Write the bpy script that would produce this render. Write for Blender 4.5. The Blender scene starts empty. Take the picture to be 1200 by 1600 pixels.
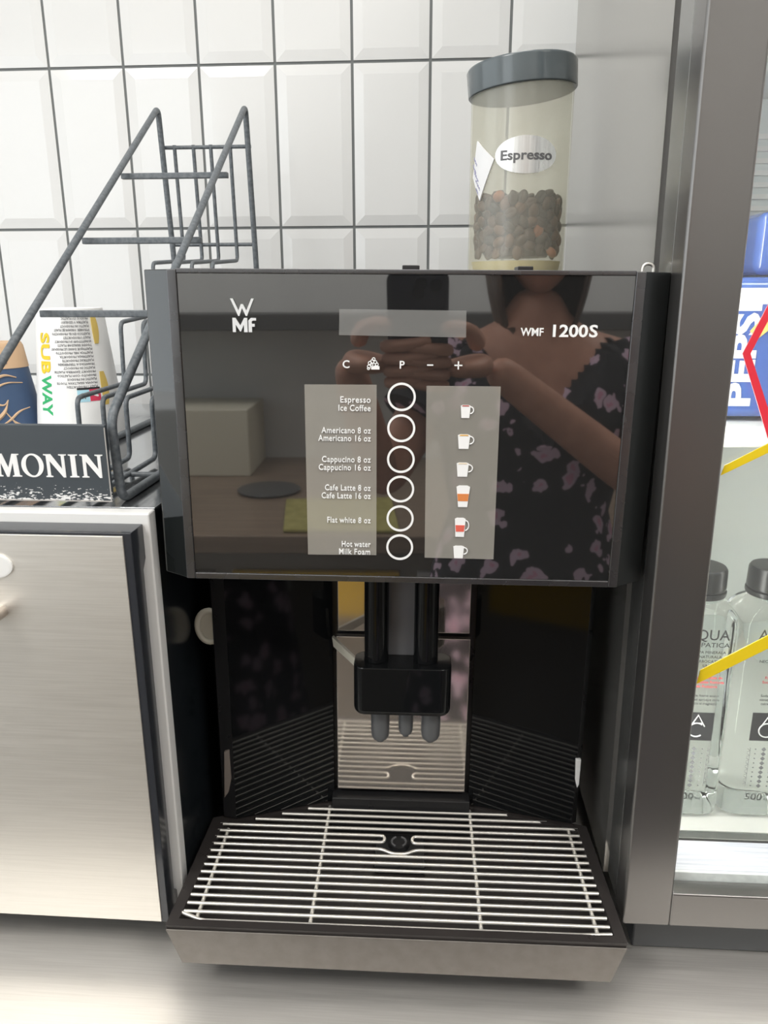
import bpy, bmesh, math, random
from mathutils import Vector, Matrix, Euler

random.seed(7)
S = bpy.context.scene
COL = S.collection
PI = math.pi

# ------------------------------------------------------------------ camera
cam_data = bpy.data.cameras.new('camera')
cam_data.sensor_fit = 'VERTICAL'
cam_data.sensor_height = 36.0
cam_data.lens = 1200.0 / 1600.0 * 36.0
cam_data.clip_start = 0.001
cam = bpy.data.objects.new('camera', cam_data)
COL.objects.link(cam)
CAM_Z = 1.389
PITCH, YAW, ROLL = math.radians(16.1), math.radians(3.92), -0.003
cam.matrix_world = Matrix.Translation((0, 0, CAM_Z)) @ (Matrix.Rotation(YAW, 4, 'Z') @ Matrix.Rotation(PI / 2 - PITCH, 4, 'X') @ Matrix.Rotation(ROLL, 4, 'Z'))
S.camera = cam

# ------------------------------------------------------------------ light and exposure
S.view_settings.view_transform = 'Standard'
S.view_settings.look = 'None'
S.view_settings.gamma = 1.0
S.view_settings.use_curve_mapping = False
S.view_settings.exposure = 0.08

world = bpy.data.worlds.new('daylight')
S.world = world
world.use_nodes = True
wn = world.node_tree.nodes['Background']
wn.inputs[0].default_value = (0.86, 0.94, 1.0, 1)
wn.inputs[1].default_value = 0.9


def area(name, loc, rot, sx, sy, power, col):
    d = bpy.data.lights.new(name, 'AREA')
    d.shape = 'RECTANGLE'
    d.size, d.size_y, d.energy, d.color = sx, sy, power, col
    o = bpy.data.objects.new(name, d)
    o.location, o.rotation_euler = loc, rot
    COL.objects.link(o)
    return o


# daylight coming in through the two windows, and the unseen ceiling panels, one of them added over the machine
area('window_daylight', (-2.17, 0.0, 1.7), (0, -PI / 2, 0), 1.3, 1.7, 7, (0.95, 0.98, 1.0))
area('window_daylight', (-1.5, -1.37, 1.72), (PI / 2, 0, 0), 1.1, 1.25, 9, (0.95, 0.98, 1.0))
area('unseen_ceiling_light', (-0.05, 0.35, 2.57), (0, 0, 0), 0.58, 0.58, 4.5, (1.0, 0.97, 0.92))  # added panel light over the machine, brightens the grate bars and counter
area('unseen_ceiling_light', (-0.9, -0.55, 2.57), (0, 0, 0), 0.58, 0.58, 15, (1.0, 0.97, 0.92))
area('unseen_ceiling_light', (0.9, -0.55, 2.57), (0, 0, 0), 0.58, 0.58, 15, (1.0, 0.97, 0.92))


# ------------------------------------------------------------------ materials
def mat(name, col=(.5, .5, .5), rough=.5, metal=0.0, spec=.5, ior=None, coat=0.0, trans=0.0, emis=None, estr=0.0):
    m = bpy.data.materials.new(name)
    m.use_nodes = True
    b = m.node_tree.nodes['Principled BSDF']
    b.inputs['Base Color'].default_value = (*col, 1)
    b.inputs['Roughness'].default_value = rough
    b.inputs['Metallic'].default_value = metal
    b.inputs['Specular IOR Level'].default_value = spec
    if ior:
        b.inputs['IOR'].default_value = ior
    b.inputs['Coat Weight'].default_value = coat
    b.inputs['Coat Roughness'].default_value = 0.03
    b.inputs['Transmission Weight'].default_value = trans
    if emis:
        b.inputs['Emission Color'].default_value = (*emis, 1)
        b.inputs['Emission Strength'].default_value = estr
    return m


def nd(m, t, **kw):
    n = m.node_tree.nodes.new(t)
    for k, v in kw.items():
        setattr(n, k, v)
    return n


def lk(m, a, b):
    m.node_tree.links.new(a, b)


def noise_var(m, scale=(1, 1, 1), nscale=20.0, c0=None, c1=None, r0=None, r1=None, bump=0.0, detail=4.0, lo=.35, hi=.65):
    """noise driven variation of base colour, roughness and a little bump"""
    b = m.node_tree.nodes['Principled BSDF']
    tc = nd(m, 'ShaderNodeTexCoord')
    mp = nd(m, 'ShaderNodeMapping')
    mp.inputs['Scale'].default_value = scale
    nz = nd(m, 'ShaderNodeTexNoise')
    nz.inputs['Scale'].default_value = nscale
    nz.inputs['Detail'].default_value = detail
    lk(m, tc.outputs['Object'], mp.inputs['Vector'])
    lk(m, mp.outputs['Vector'], nz.inputs['Vector'])
    if c0:
        r = nd(m, 'ShaderNodeValToRGB')
        r.color_ramp.elements[0].position, r.color_ramp.elements[1].position = lo, hi
        r.color_ramp.elements[0].color = (*c0, 1)
        r.color_ramp.elements[1].color = (*c1, 1)
        lk(m, nz.outputs['Fac'], r.inputs['Fac'])
        lk(m, r.outputs['Color'], b.inputs['Base Color'])
    if r0 is not None:
        mr = nd(m, 'ShaderNodeMapRange')
        mr.inputs['From Min'].default_value, mr.inputs['From Max'].default_value = .3, .7
        mr.inputs['To Min'].default_value, mr.inputs['To Max'].default_value = r0, r1
        lk(m, nz.outputs['Fac'], mr.inputs['Value'])
        lk(m, mr.outputs['Result'], b.inputs['Roughness'])
    if bump:
        bp = nd(m, 'ShaderNodeBump')
        bp.inputs['Strength'].default_value = bump
        bp.inputs['Distance'].default_value = 0.0006
        lk(m, nz.outputs['Fac'], bp.inputs['Height'])
        lk(m, bp.outputs['Normal'], b.inputs['Normal'])
    return m


M = {}
M['tile'] = mat('white_glazed_tile', (.72, .72, .715), .12)
M['grout'] = mat('grey_grout', (.17, .18, .18), .9)
M['counter'] = noise_var(mat('brushed_steel_counter', (.72, .69, .65), .3, .72), (2, 90, 90), 9, (.71, .685, .65), (.77, .745, .71), .42, .50, .0)
M['steel_door'] = noise_var(mat('brushed_steel_door', (.75, .72, .67), .3, .82), (3, 60, 120), 7, (.72, .69, .64), (.77, .74, .69), .36, .42, .0)
M['wall'] = noise_var(mat('painted_wall', (.78, .78, .77), .8), (1, 1, 1), 6, (.75, .75, .74), (.80, .80, .79))
M['ceiling'] = mat('ceiling_paint', (.85, .85, .84), .9)
M['floor'] = noise_var(mat('grey_floor', (.30, .29, .28), .5), (1, 1, 1), 12, (.26, .25, .24), (.34, .33, .32))
M['glass_black'] = mat('black_glass', (.016, .016, .016), .025, spec=.9, ior=1.9)
M['gloss_black'] = mat('glossy_black_plastic', (.006, .0065, .007), .05, spec=.3)
M['satin_black'] = noise_var(mat('satin_black_plastic', (.014, .014, .015), .3), (1, 1, 1), 60, r0=.26, r1=.36)
M['frame_dark'] = noise_var(mat('dark_anodised_frame', (.13, .13, .135), .24, .85), (1, 1, 1), 40, r0=.2, r1=.32)
M['wing'] = mat('mirror_black_wing', (.012, .014, .014), .05, spec=1.0)
M['tray_front'] = noise_var(mat('grey_metal_tray_front', (.20, .185, .17), .38, .7), (1, 1, 1), 90, (.19, .175, .16), (.22, .205, .19), .34, .44)
M['tray_black'] = noise_var(mat('brown_black_plastic', (.030, .026, .025), .33), (1, 1, 1), 80, r0=.26, r1=.42)
M['wire'] = mat('polished_steel_wire', (.90, .875, .82), .3, .72)
M['steel'] = noise_var(mat('polished_steel_plate', (.72, .66, .60), .14, .84), (1, 1, 1), 25, (.72, .66, .60), (.76, .70, .64), .05, .09)
M['display'] = mat('grey_display_window', (.19, .19, .185), .04, spec=.9, ior=1.7)
M['drink_panel'] = mat('greige_backlit_panel', (.275, .262, .235), .04, spec=.9, ior=1.7)
M['white_print'] = mat('white_print', (.9, .9, .9), .35)
M['grey_print'] = mat('silver_print', (.72, .73, .74), .3)
M['black_print'] = mat('black_print', (.02, .02, .022), .5)
M['grey_plastic'] = mat('grey_plastic', (.13, .13, .135), .35)
M['nozzle'] = mat('dark_grey_rubber', (.095, .098, .102), .38)
M['cream'] = mat('cream_plastic', (.62, .59, .50), .35)
M['glint_taupe'] = mat('taupe_glint', (.20, .17, .15), .4)  # tone of the reflection modelled on the left recess column
M['jar_lid'] = mat('grey_lid_plastic', (.105, .125, .135), .16, spec=.6)
M['badge'] = noise_var(mat('brushed_badge', (.75, .75, .74), .3, .85), (80, 3, 3), 6, (.68, .68, .67), (.82, .82, .81), .25, .4)
M['paper'] = mat('white_paper', (.84, .84, .85), .8)
M['ink'] = mat('violet_ink', (.28, .27, .45), .7)
M['jar_ring'] = mat('amber_ring', (.74, .64, .34), .3)
M['bean'] = noise_var(mat('roasted_bean', (.09, .045, .025), .35), (1, 1, 1), 70, (.028, .017, .013), (.15, .075, .045), .25, .4)
def bean_tones(m):
    """each bean roasted a little differently"""
    b = m.node_tree.nodes['Principled BSDF']
    oi = nd(m, 'ShaderNodeObjectInfo')
    r = nd(m, 'ShaderNodeValToRGB')
    r.color_ramp.elements[0].color = (.022, .014, .011, 1)
    r.color_ramp.elements[1].color = (.20, .105, .065, 1)
    e = r.color_ramp.elements.new(.6); e.color = (.07, .037, .024, 1)
    lk(m, oi.outputs['Random'], r.inputs['Fac'])
    lk(m, r.outputs['Color'], b.inputs['Base Color'])
bean_tones(M['bean'])
M['bean_light'] = mat('light_roast_bean', (.36, .14, .07), .35)
M['rack'] = noise_var(mat('grey_powder_coat', (.085, .095, .105), .42), (1, 1, 1), 260, (.085, .10, .113), (.155, .17, .185), .35, .5, .25)
M['sign_edge'] = mat('worn_board_edge', (.42, .40, .38), .7)
M['white_metal'] = mat('white_enamel', (.80, .80, .79), .28)
M['oven_black'] = mat('oven_black_panel', (.012, .015, .018), .2)
M['door_frame'] = mat('black_door_frame', (.028, .031, .038), .16)
M['oven_top'] = noise_var(mat('dark_steel_top', (.36, .37, .38), .14, .9), (30, 2, 2), 8, (.33, .34, .35), (.40, .41, .42), .08, .16)
M['cup_white'] = mat('white_cup_paper', (.88, .88, .87), .5)
M['cup_yellow'] = mat('cup_yellow', (.86, .58, .01), .5)
M['cup_green'] = mat('cup_green', (.02, .42, .14), .5)
M['cup_cyan'] = mat('cup_cyan', (.42, .70, .82), .5)
M['cup_red'] = mat('cup_red', (.70, .05, .11), .5)
M['cup_grey'] = mat('cup_grey_text', (.22, .22, .23), .6)
M['kraft'] = mat('kraft_paper', (.62, .42, .26), .7)
M['navy'] = mat('navy_print', (.045, .085, .17), .5)
M['fridge'] = noise_var(mat('dark_grey_coated_metal', (.20, .193, .188), .26, .82, spec=.7), (1, 1, 1), 300, r0=.275, r1=.285)
M['fridge_side'] = mat('fridge_side_metal', (.42, .41, .385), .17, .78)
M['fridge_edge'] = mat('door_side_profile', (.30, .30, .29), .25, .8)
M['gasket'] = mat('dark_gasket', (.05, .045, .048), .6)
M['base_grey'] = mat('dark_base_plastic', (.05, .055, .06), .45)
M['fridge_in'] = mat('fridge_liner', (.80, .81, .79), .35)
M['fridge_back'] = mat('fridge_back_liner', (.72, .76, .74), .4)
M['shelf_white'] = mat('white_shelf', (.82, .81, .78), .4)
M['alu'] = noise_var(mat('ribbed_aluminium', (.72, .72, .80), .5, .0), (2, 60, 220), 8, (.58, .59, .68), (.78, .78, .84), .45, .55)
M['frosted_white'] = noise_var(mat('white_spacer', (.82, .83, .85), .4), (1, 1, 1), 150, (.72, .73, .75), (.88, .89, .9))
M['led'] = mat('led_strip', (1, 1, 1), .5, emis=(1.0, .98, .94), estr=26.0)
M['cap_black'] = mat('black_cap', (.012, .0125, .013), .3)
M['yellow'] = mat('yellow_tape', (.82, .60, .015), .35)
M['red'] = mat('red_tape', (.80, .035, .06), .35)
M['pack_blue'] = mat('blue_shrink_wrap', (.05, .12, .42), .15, coat=.6)
M['pack_white'] = mat('white_shrink_wrap', (.70, .72, .76), .15, coat=.6)
M['pack_yellow'] = mat('pack_yellow', (.75, .55, .16), .3)
M['table_brown'] = noise_var(mat('brown_laminate', (.26, .19, .14), .3), (1, 14, 14), 5, (.22, .16, .12), (.31, .23, .17))
M['beige'] = mat('beige_laminate', (.30, .265, .225), .5)
M['olive'] = noise_var(mat('olive_cloth', (.40, .36, .12), .9), (1, 1, 1), 50, (.34, .31, .10), (.46, .41, .15))
M['box_cream'] = mat('cream_carton', (.72, .68, .56), .6)
M['shelf_dark'] = mat('dark_shelf', (.10, .10, .10), .5)
M['yellow_front'] = mat('yellow_drawer_front', (.72, .45, .02), .4)
M['skin'] = noise_var(mat('skin', (.52, .27, .19), .5), (1, 1, 1), 30, (.48, .245, .17), (.56, .295, .21))
M['hair'] = noise_var(mat('brown_hair', (.06, .035, .022), .45), (60, 60, 3), 6, (.04, .022, .014), (.10, .06, .038))
M['phone'] = mat('dark_phone_glass', (.03, .032, .045), .12)
M['lens'] = mat('lens_glass', (.006, .007, .012), .03)
M['lipstick'] = mat('lips', (.42, .12, .11), .4)
M['eye'] = mat('eye_white', (.8, .8, .78), .2)
M['iris'] = mat('iris_dark', (.04, .025, .015), .15)
M['win_frame'] = mat('white_window_frame', (.8, .8, .8), .4)
M['unseen_panel_diff'] = mat('unseen_ceiling_panel_diffuser', (.9, .9, .9), .5, emis=(1, .97, .92), estr=3.0)


def make_floral():
    m = mat('black_floral_fabric', (.01, .01, .012), .85)
    b = m.node_tree.nodes['Principled BSDF']
    tc = nd(m, 'ShaderNodeTexCoord')
    nz = nd(m, 'ShaderNodeTexNoise'); nz.inputs['Scale'].default_value = 38
    mx = nd(m, 'ShaderNodeMixRGB'); mx.inputs['Fac'].default_value = .045
    vo = nd(m, 'ShaderNodeTexVoronoi'); vo.inputs['Scale'].default_value = 24
    lk(m, tc.outputs['Object'], nz.inputs['Vector'])
    lk(m, tc.outputs['Object'], mx.inputs[1]); lk(m, nz.outputs['Color'], mx.inputs[2])
    lk(m, mx.outputs[0], vo.inputs['Vector'])
    r = nd(m, 'ShaderNodeValToRGB'); r.color_ramp.interpolation = 'CONSTANT'
    e = r.color_ramp.elements
    e[0].position, e[0].color = 0, (.62, .30, .42, 1)
    e[1].position, e[1].color = .16, (.60, .44, .55, 1)
    x = e.new(.36); x.color = (.012, .012, .016, 1)
    lk(m, vo.outputs['Distance'], r.inputs['Fac'])
    lk(m, r.outputs['Color'], b.inputs['Base Color'])
    return m


M['floral'] = make_floral()


def mix_clear(name, tint, haze_col, haze, gloss_rough, fres_ior=1.45):
    """clear or frosted sheet: transparent with a diffuse veil, fresnel gloss on top"""
    m = bpy.data.materials.new(name); m.use_nodes = True
    nt = m.node_tree; nt.nodes.clear()
    out = nd(m, 'ShaderNodeOutputMaterial')
    tr = nd(m, 'ShaderNodeBsdfTransparent'); tr.inputs[0].default_value = (*tint, 1)
    df = nd(m, 'ShaderNodeBsdfDiffuse'); df.inputs[0].default_value = (*haze_col, 1)
    tl = nd(m, 'ShaderNodeBsdfTranslucent'); tl.inputs[0].default_value = (*haze_col, 1)
    hz = nd(m, 'ShaderNodeMixShader'); hz.inputs[0].default_value = .5
    m1 = nd(m, 'ShaderNodeMixShader'); m1.inputs[0].default_value = haze
    gl = nd(m, 'ShaderNodeBsdfGlossy'); gl.inputs['Roughness'].default_value = gloss_rough
    # Schlick reflectance from the facing angle: the same on both faces of the sheet
    lw = nd(m, 'ShaderNodeLayerWeight'); lw.inputs['Blend'].default_value = .5
    pw = nd(m, 'ShaderNodeMath', operation='POWER'); pw.inputs[1].default_value = 5
    fr = nd(m, 'ShaderNodeMath', operation='MULTIPLY_ADD'); fr.inputs[1].default_value = .95; fr.inputs[2].default_value = .035
    lk(m, lw.outputs['Facing'], pw.inputs[0]); lk(m, pw.outputs[0], fr.inputs[0])
    flat = 'frosted' in name
    m2 = nd(m, 'ShaderNodeMixShader')
    lk(m, df.outputs[0], hz.inputs[1]); lk(m, tl.outputs[0], hz.inputs[2])
    lk(m, tr.outputs[0], m1.inputs[1]); lk(m, hz.outputs[0], m1.inputs[2])
    m2.inputs[0].default_value = .045
    if not flat: lk(m, fr.outputs[0], m2.inputs[0])
    lk(m, m1.outputs[0], m2.inputs[1]); lk(m, gl.outputs[0], m2.inputs[2])
    lk(m, m2.outputs[0], out.inputs[0])
    return m


M['jar'] = mix_clear('frosted_jar_plastic', (.995, .99, .955), (.93, .92, .84), .18, .25)
M['pane'] = mix_clear('door_glass', (.96, .98, .97), (.9, .9, .9), .03, .02)
M['window_pane'] = mix_clear('window_glass', (.98, .99, .98), (.9, .9, .9), .01, .01)
M['pet'] = mat('clear_bottle_with_water', (.93, .97, .95), .03, trans=1.0, ior=1.25)


# ------------------------------------------------------------------ mesh helpers
def box(bm, x0, x1, y0, y1, z0, z1, bev=0.0, seg=2):
    vs = [bm.verts.new((x, y, z)) for z in (z0, z1) for y in (y0, y1) for x in (x0, x1)]
    F = [(0, 2, 3, 1), (4, 5, 7, 6), (0, 1, 5, 4), (2, 6, 7, 3), (0, 4, 6, 2), (1, 3, 7, 5)]
    fs = [bm.faces.new([vs[i] for i in f]) for f in F]
    if bev:
        es = list({e for f in fs for e in f.edges})
        bmesh.ops.bevel(bm, geom=es, offset=bev, segments=seg, affect='EDGES', profile=.5)
    return bm


def prism(bm, poly, z0, z1, axis='z', bev=0.0, seg=2):
    """poly is 2d; axis z: (x,y) extruded in z; y: (x,z) extruded in y; x: (y,z) extruded in x"""
    def P(p, t):
        return {'z': (p[0], p[1], t), 'y': (p[0], t, p[1]), 'x': (t, p[0], p[1])}[axis]
    a = [bm.verts.new(P(p, z0)) for p in poly]
    b = [bm.verts.new(P(p, z1)) for p in poly]
    n = len(poly)
    fs = [bm.faces.new(a[::-1]), bm.faces.new(b)]
    for i in range(n):
        fs.append(bm.faces.new((a[i], a[(i + 1) % n], b[(i + 1) % n], b[i])))
    bmesh.ops.recalc_face_normals(bm, faces=fs)
    if bev:
        es = list({e for f in fs for e in f.edges})
        bmesh.ops.bevel(bm, geom=es, offset=bev, segments=seg, affect='EDGES', profile=.5)
    return bm


def fillet(pts, r, seg=5):
    pts = [Vector(p) for p in pts]
    out = [pts[0]]
    for i in range(1, len(pts) - 1):
        p, a, b = pts[i], pts[i - 1], pts[i + 1]
        u, v = (a - p), (b - p)
        rr = min(r, u.length * .48, v.length * .48)
        u.normalize(); v.normalize()
        s, e = p + u * rr, p + v * rr
        for k in range(seg + 1):
            t = k / seg
            out.append((1 - t) ** 2 * s + 2 * t * (1 - t) * p + t * t * e)
    out.append(pts[-1])
    return out


def tube(bm, pts, r, n=10, closed=False):
    pts = [Vector(p) for p in pts]
    N = len(pts)
    rad = r if hasattr(r, '__len__') else [r] * N
    tang = []
    for i in range(N):
        if closed:
            t = pts[(i + 1) % N] - pts[i - 1]
        else:
            t = pts[min(i + 1, N - 1)] - pts[max(i - 1, 0)]
        tang.append(t.normalized())
    up = Vector((0, 0, 1)) if abs(tang[0].z) < .9 else Vector((1, 0, 0))
    nrm = (up - tang[0] * up.dot(tang[0])).normalized()
    rings = []
    for i in range(N):
        nrm = (nrm - tang[i] * nrm.dot(tang[i]))
        nrm.normalize()
        bi = tang[i].cross(nrm)
        rings.append([bm.verts.new(pts[i] + rad[i] * (math.cos(2 * PI * k / n) * nrm + math.sin(2 * PI * k / n) * bi)) for k in range(n)])
    for i in range(N if closed else N - 1):
        A, B = rings[i], rings[(i + 1) % N]
        for k in range(n):
            bm.faces.new((A[k], A[(k + 1) % n], B[(k + 1) % n], B[k]))
    if not closed:
        bm.faces.new(rings[0][::-1]); bm.faces.new(rings[-1])
    return bm


def lathe(bm, prof, c=(0, 0, 0), n=40, cap0=True, cap1=True, sx=1.0, sy=1.0):
    rings = []
    for r, z in prof:
        rings.append([bm.verts.new((c[0] + sx * r * math.cos(2 * PI * k / n), c[1] + sy * r * math.sin(2 * PI * k / n), c[2] + z)) for k in range(n)])
    for A, B in zip(rings, rings[1:]):
        for k in range(n):
            bm.faces.new((A[k], A[(k + 1) % n], B[(k + 1) % n], B[k]))
    if cap0:
        bm.faces.new(rings[0][::-1])
    if cap1:
        bm.faces.new(rings[-1])
    return bm


def rrect(x0, x1, y0, y1, r, seg=6):
    out = []
    for cx, cy, a in ((x1 - r, y1 - r, 0), (x0 + r, y1 - r, PI / 2), (x0 + r, y0 + r, PI), (x1 - r, y0 + r, 3 * PI / 2)):
        for k in range(seg + 1):
            t = a + PI / 2 * k / seg
            out.append((cx + r * math.cos(t), cy + r * math.sin(t)))
    return out


def B():
    return bmesh.new()


def obj(name, bm, m, parent=None, shift=None, smooth=True, angle=50):
    if shift:
        bmesh.ops.translate(bm, verts=bm.verts, vec=shift)
    bmesh.ops.recalc_face_normals(bm, faces=bm.faces)
    me = bpy.data.meshes.new(name)
    bm.to_mesh(me); bm.free()
    if smooth:
        me.shade_smooth()
        me.set_sharp_from_angle(angle=math.radians(angle))
    ms = m if isinstance(m, (list, tuple)) else [m]
    for q in ms:
        me.materials.append(M[q] if isinstance(q, str) else q)
    o = bpy.data.objects.new(name, me)
    COL.objects.link(o)
    if smooth:
        w = o.modifiers.new('flat_faces', 'WEIGHTED_NORMAL')
        w.keep_sharp = True
    if parent:
        o.parent = parent
    return o


def tag(o, label=None, cat=None, group=None, kind=None):
    if label: o['label'] = label
    if cat: o['category'] = cat
    if group: o['group'] = group
    if kind: o['kind'] = kind
    return o


def thing(name, label, cat, loc=(0, 0, 0), rot=(0, 0, 0), group=None):
    o = bpy.data.objects.new(name, None)
    o.empty_display_size = .05
    COL.objects.link(o)
    o.location, o.rotation_euler = loc, rot
    return tag(o, label, cat, group)


def text_bm(body, size, align='LEFT', bold=0.0, shear=0.0, extrude=0.0003, xs=1.0, spacing=1.0, line=1.0, res=3):
    """text as a bmesh in its own xy plane, baseline at y=0"""
    cu = bpy.data.curves.new('t', 'FONT')
    cu.body, cu.size, cu.align_x, cu.shear, cu.extrude = body, size, align, shear, extrude
    cu.offset, cu.space_character, cu.space_line, cu.resolution_u = bold, spacing, line, res
    o = bpy.data.objects.new('t', cu)
    COL.objects.link(o)
    dg = bpy.context.evaluated_depsgraph_get()
    me = bpy.data.meshes.new_from_object(o.evaluated_get(dg))
    bpy.data.objects.remove(o); bpy.data.curves.remove(cu)
    bm = bmesh.new(); bm.from_mesh(me)
    bpy.data.meshes.remove(me)
    if xs != 1.0:
        bmesh.ops.scale(bm, verts=bm.verts, vec=(xs, 1, 1))
    return bm


FRONT = Matrix.Rotation(PI / 2, 4, 'X')      # xy plane -> facing -y


def front_text(name, body, size, x, y, z, m, parent, align='LEFT', width=None, shift=None, **kw):
    bm = text_bm(body, size, align, **kw)
    if width:
        xs = [v.co.x for v in bm.verts]
        w = max(xs) - min(xs)
        bmesh.ops.scale(bm, verts=bm.verts, vec=(width / w, 1, 1))
    bm.transform(Matrix.Translation((x, y, z)) @ FRONT)
    return obj(name, bm, m, parent, shift, smooth=False)


def polys_front(name, polys, x, y, z, m, parent, t=.0003, shift=None, sc=1.0):
    """list of 2d polygons in (x,z) extruded a little towards -y"""
    bm = B()
    for p in polys:
        prism(bm, [(x + q[0] * sc, z + q[1] * sc) for q in p], y - t, y + t, 'y')
    return obj(name, bm, m, parent, shift, smooth=False)


# ------------------------------------------------------------------ the setting
CZ = 0.875            # counter top height
WY = 1.1067           # tiled wall


def struct(name, bm, m, **kw):
    o = obj(name, bm, m, **kw)
    o['kind'] = 'structure'
    return o


bm = B(); box(bm, -2.3, 2.4, -1.5, 1.3, -.1, 0); struct('floor', bm, 'floor')
bm = B(); box(bm, -2.3, 2.4, -1.5, 1.3, 2.6, 2.7); struct('ceiling', bm, 'ceiling')
# tiled wall: a grout bed with bevelled tiles standing on it, one mesh
bm = B()
box(bm, -2.3, 2.4, WY + .002, 1.3, 0, 2.6)
for f in bm.faces: f.material_index = 1
TX, TZ, PX, PZ = -.5187, 1.6722, .10085, .2003
g, bw, th = .0018, .013, .0015
for i in range(-17, 28):
    for j in range(-5, 5):
        x0, x1 = TX + i * PX + g, TX + (i + 1) * PX - g
        z0, z1 = TZ + j * PZ + g, TZ + (j + 1) * PZ - g
        if z1 > 2.6: continue
        o_ = [bm.verts.new(p) for p in ((x0, WY + .003, z0), (x1, WY + .003, z0), (x1, WY + .003, z1), (x0, WY + .003, z1))]
        e_ = [bm.verts.new((v.co.x, WY + .0005, v.co.z)) for v in o_]
        q_ = [bm.verts.new(p) for p in ((x0 + bw, WY - th, z0 + bw), (x1 - bw, WY - th, z0 + bw), (x1 - bw, WY - th, z1 - bw), (x0 + bw, WY - th, z1 - bw))]
        for k in range(4):
            bm.faces.new((o_[k], o_[(k + 1) % 4], e_[(k + 1) % 4], e_[k]))
            bm.faces.new((e_[k], e_[(k + 1) % 4], q_[(k + 1) % 4], q_[k]))
        bm.faces.new(q_)
struct('wall_back', bm, ['tile', 'grout'], smooth=False)
# left wall with a window opening
def holed_wall(name, a0, a1, z0, z1, h0, h1, hz0, hz1, t0, t1, axis):
    bm = B()
    for (p0, p1, q0, q1) in ((a0, h0, z0, z1), (h1, a1, z0, z1), (h0, h1, z0, hz0), (h0, h1, hz1, z1)):
        if axis == 'x': box(bm, t0, t1, p0, p1, q0, q1)
        else: box(bm, p0, p1, t0, t1, q0, q1)
    return struct(name, bm, 'wall')
holed_wall('wall_left', -1.5, WY, 0, 2.6, -.85, .85, 1.05, 2.35, -2.3, -2.2, 'x')
holed_wall('wall_front', -2.2, 2.3, 0, 2.6, -2.05, -.95, 1.1, 2.35, -1.5, -1.4, 'y')
bm = B(); box(bm, 2.3, 2.4, -1.5, WY, 0, 2.6); struct('wall_right', bm, 'wall')
for nm, ax, c, a0, a1, z0, z1 in (('window_1', 'x', -2.25, -.85, .85, 1.05, 2.35), ('window_2', 'y', -1.45, -2.05, -.95, 1.1, 2.35)):
    w = thing(nm, None, None); del_keys = None
    w['kind'] = 'structure'
    bm = B()
    for (p0, p1, q0, q1) in ((a0, a0 + .05, z0, z1), (a1 - .05, a1, z0, z1), (a0, a1, z0, z0 + .05), (a0, a1, z1 - .05, z1), ((a0 + a1) / 2 - .025, (a0 + a1) / 2 + .025, z0, z1)):
        if ax == 'x': box(bm, c - .025, c + .025, p0, p1, q0, q1)
        else: box(bm, p0, p1, c - .025, c + .025, q0, q1)
    obj('window_frame', bm, 'win_frame', w)
    bm = B()
    if ax == 'x': box(bm, c - .003, c + .003, a0 + .05, a1 - .05, z0 + .05, z1 - .05)
    else: box(bm, a0 + .05, a1 - .05, c - .003, c + .003, z0 + .05, z1 - .05)
    obj('pane', bm, 'window_pane', w)
for k, (x, y) in enumerate(((-.9, -.55), (.9, -.55), (-.05, .35))):  # last panel is added above the machine to light the grate
    bm = B(); box(bm, x - .3, x + .3, y - .3, y + .3, 2.585, 2.6)
    p = obj('unseen_ceiling_panel', bm, ['unseen_panel_diff'])
    tag(p, 'unseen square white ceiling light panel ' + ('above the window side of the galley', 'above the fridge side of the galley', 'added above the coffee machine to brighten the grate')[k], 'ceiling light')

# steel work counter (along the tiled wall)
bm = B(); box(bm, -2.2, 2.3, .362, WY, CZ - .04, CZ, .003)
tag(obj('steel_counter', bm, 'counter'), 'long brushed stainless steel counter under the coffee machine', 'counter')
bm = B(); box(bm, -2.15, 2.25, .41, WY - .06, 0, CZ - .04)
tag(obj('base_cabinet', bm, 'white_metal'), 'white base cabinet carrying the steel counter', 'cabinet')

# ------------------------------------------------------------------ coffee machine
MO = Vector((-.0232, .4935, 1.2003))           # middle of the lower glass edge of the front panel
MR = Matrix.Rotation(.0248, 3, 'Z') @ Matrix.Rotation(.0093, 3, 'Y') @ Matrix.Rotation(-.0049, 3, 'X')
BASE = .3235
mach = thing('coffee_machine', 'black fully automatic coffee machine with glossy front panel and wire drip tray', 'coffee machine')
mach.rotation_euler = MR.to_euler()
mach.location = MO + MR @ Vector((0, 0, -BASE))
SH = (0, 0, BASE)


def mobj(name, bm, m, parent=None, **kw):
    return obj(name, bm, m, parent or mach, SH, **kw)


# housing
bm = B()
box(bm, -.150, .150, .030, .50, -.006, .197, .003)
box(bm, -.158, .158, .1125, .50, -.314, -.004, .003)
prism(bm, [(-.158, .090), (-.154, .079), (-.1425, .0765), (-.1425, .113), (-.158, .113)], -.259, -.004, 'z')
prism(bm, [(.158, .095), (.156, .087), (.152, .085), (.152, .113), (.158, .113)], -.259, -.004, 'z')
mobj('housing', bm, 'satin_black')
for x in (-.13, .13):
    for y in (.15, .46):
        zf = (CZ + .0004 - MO.z - (MR @ Vector((x, y, 0))).z) / MR[2][2]        # levelling feet
        bm = B(); lathe(bm, [(.016, zf), (.018, -.313)], (x, y, 0), 20); mobj('foot', bm, 'satin_black')
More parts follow.
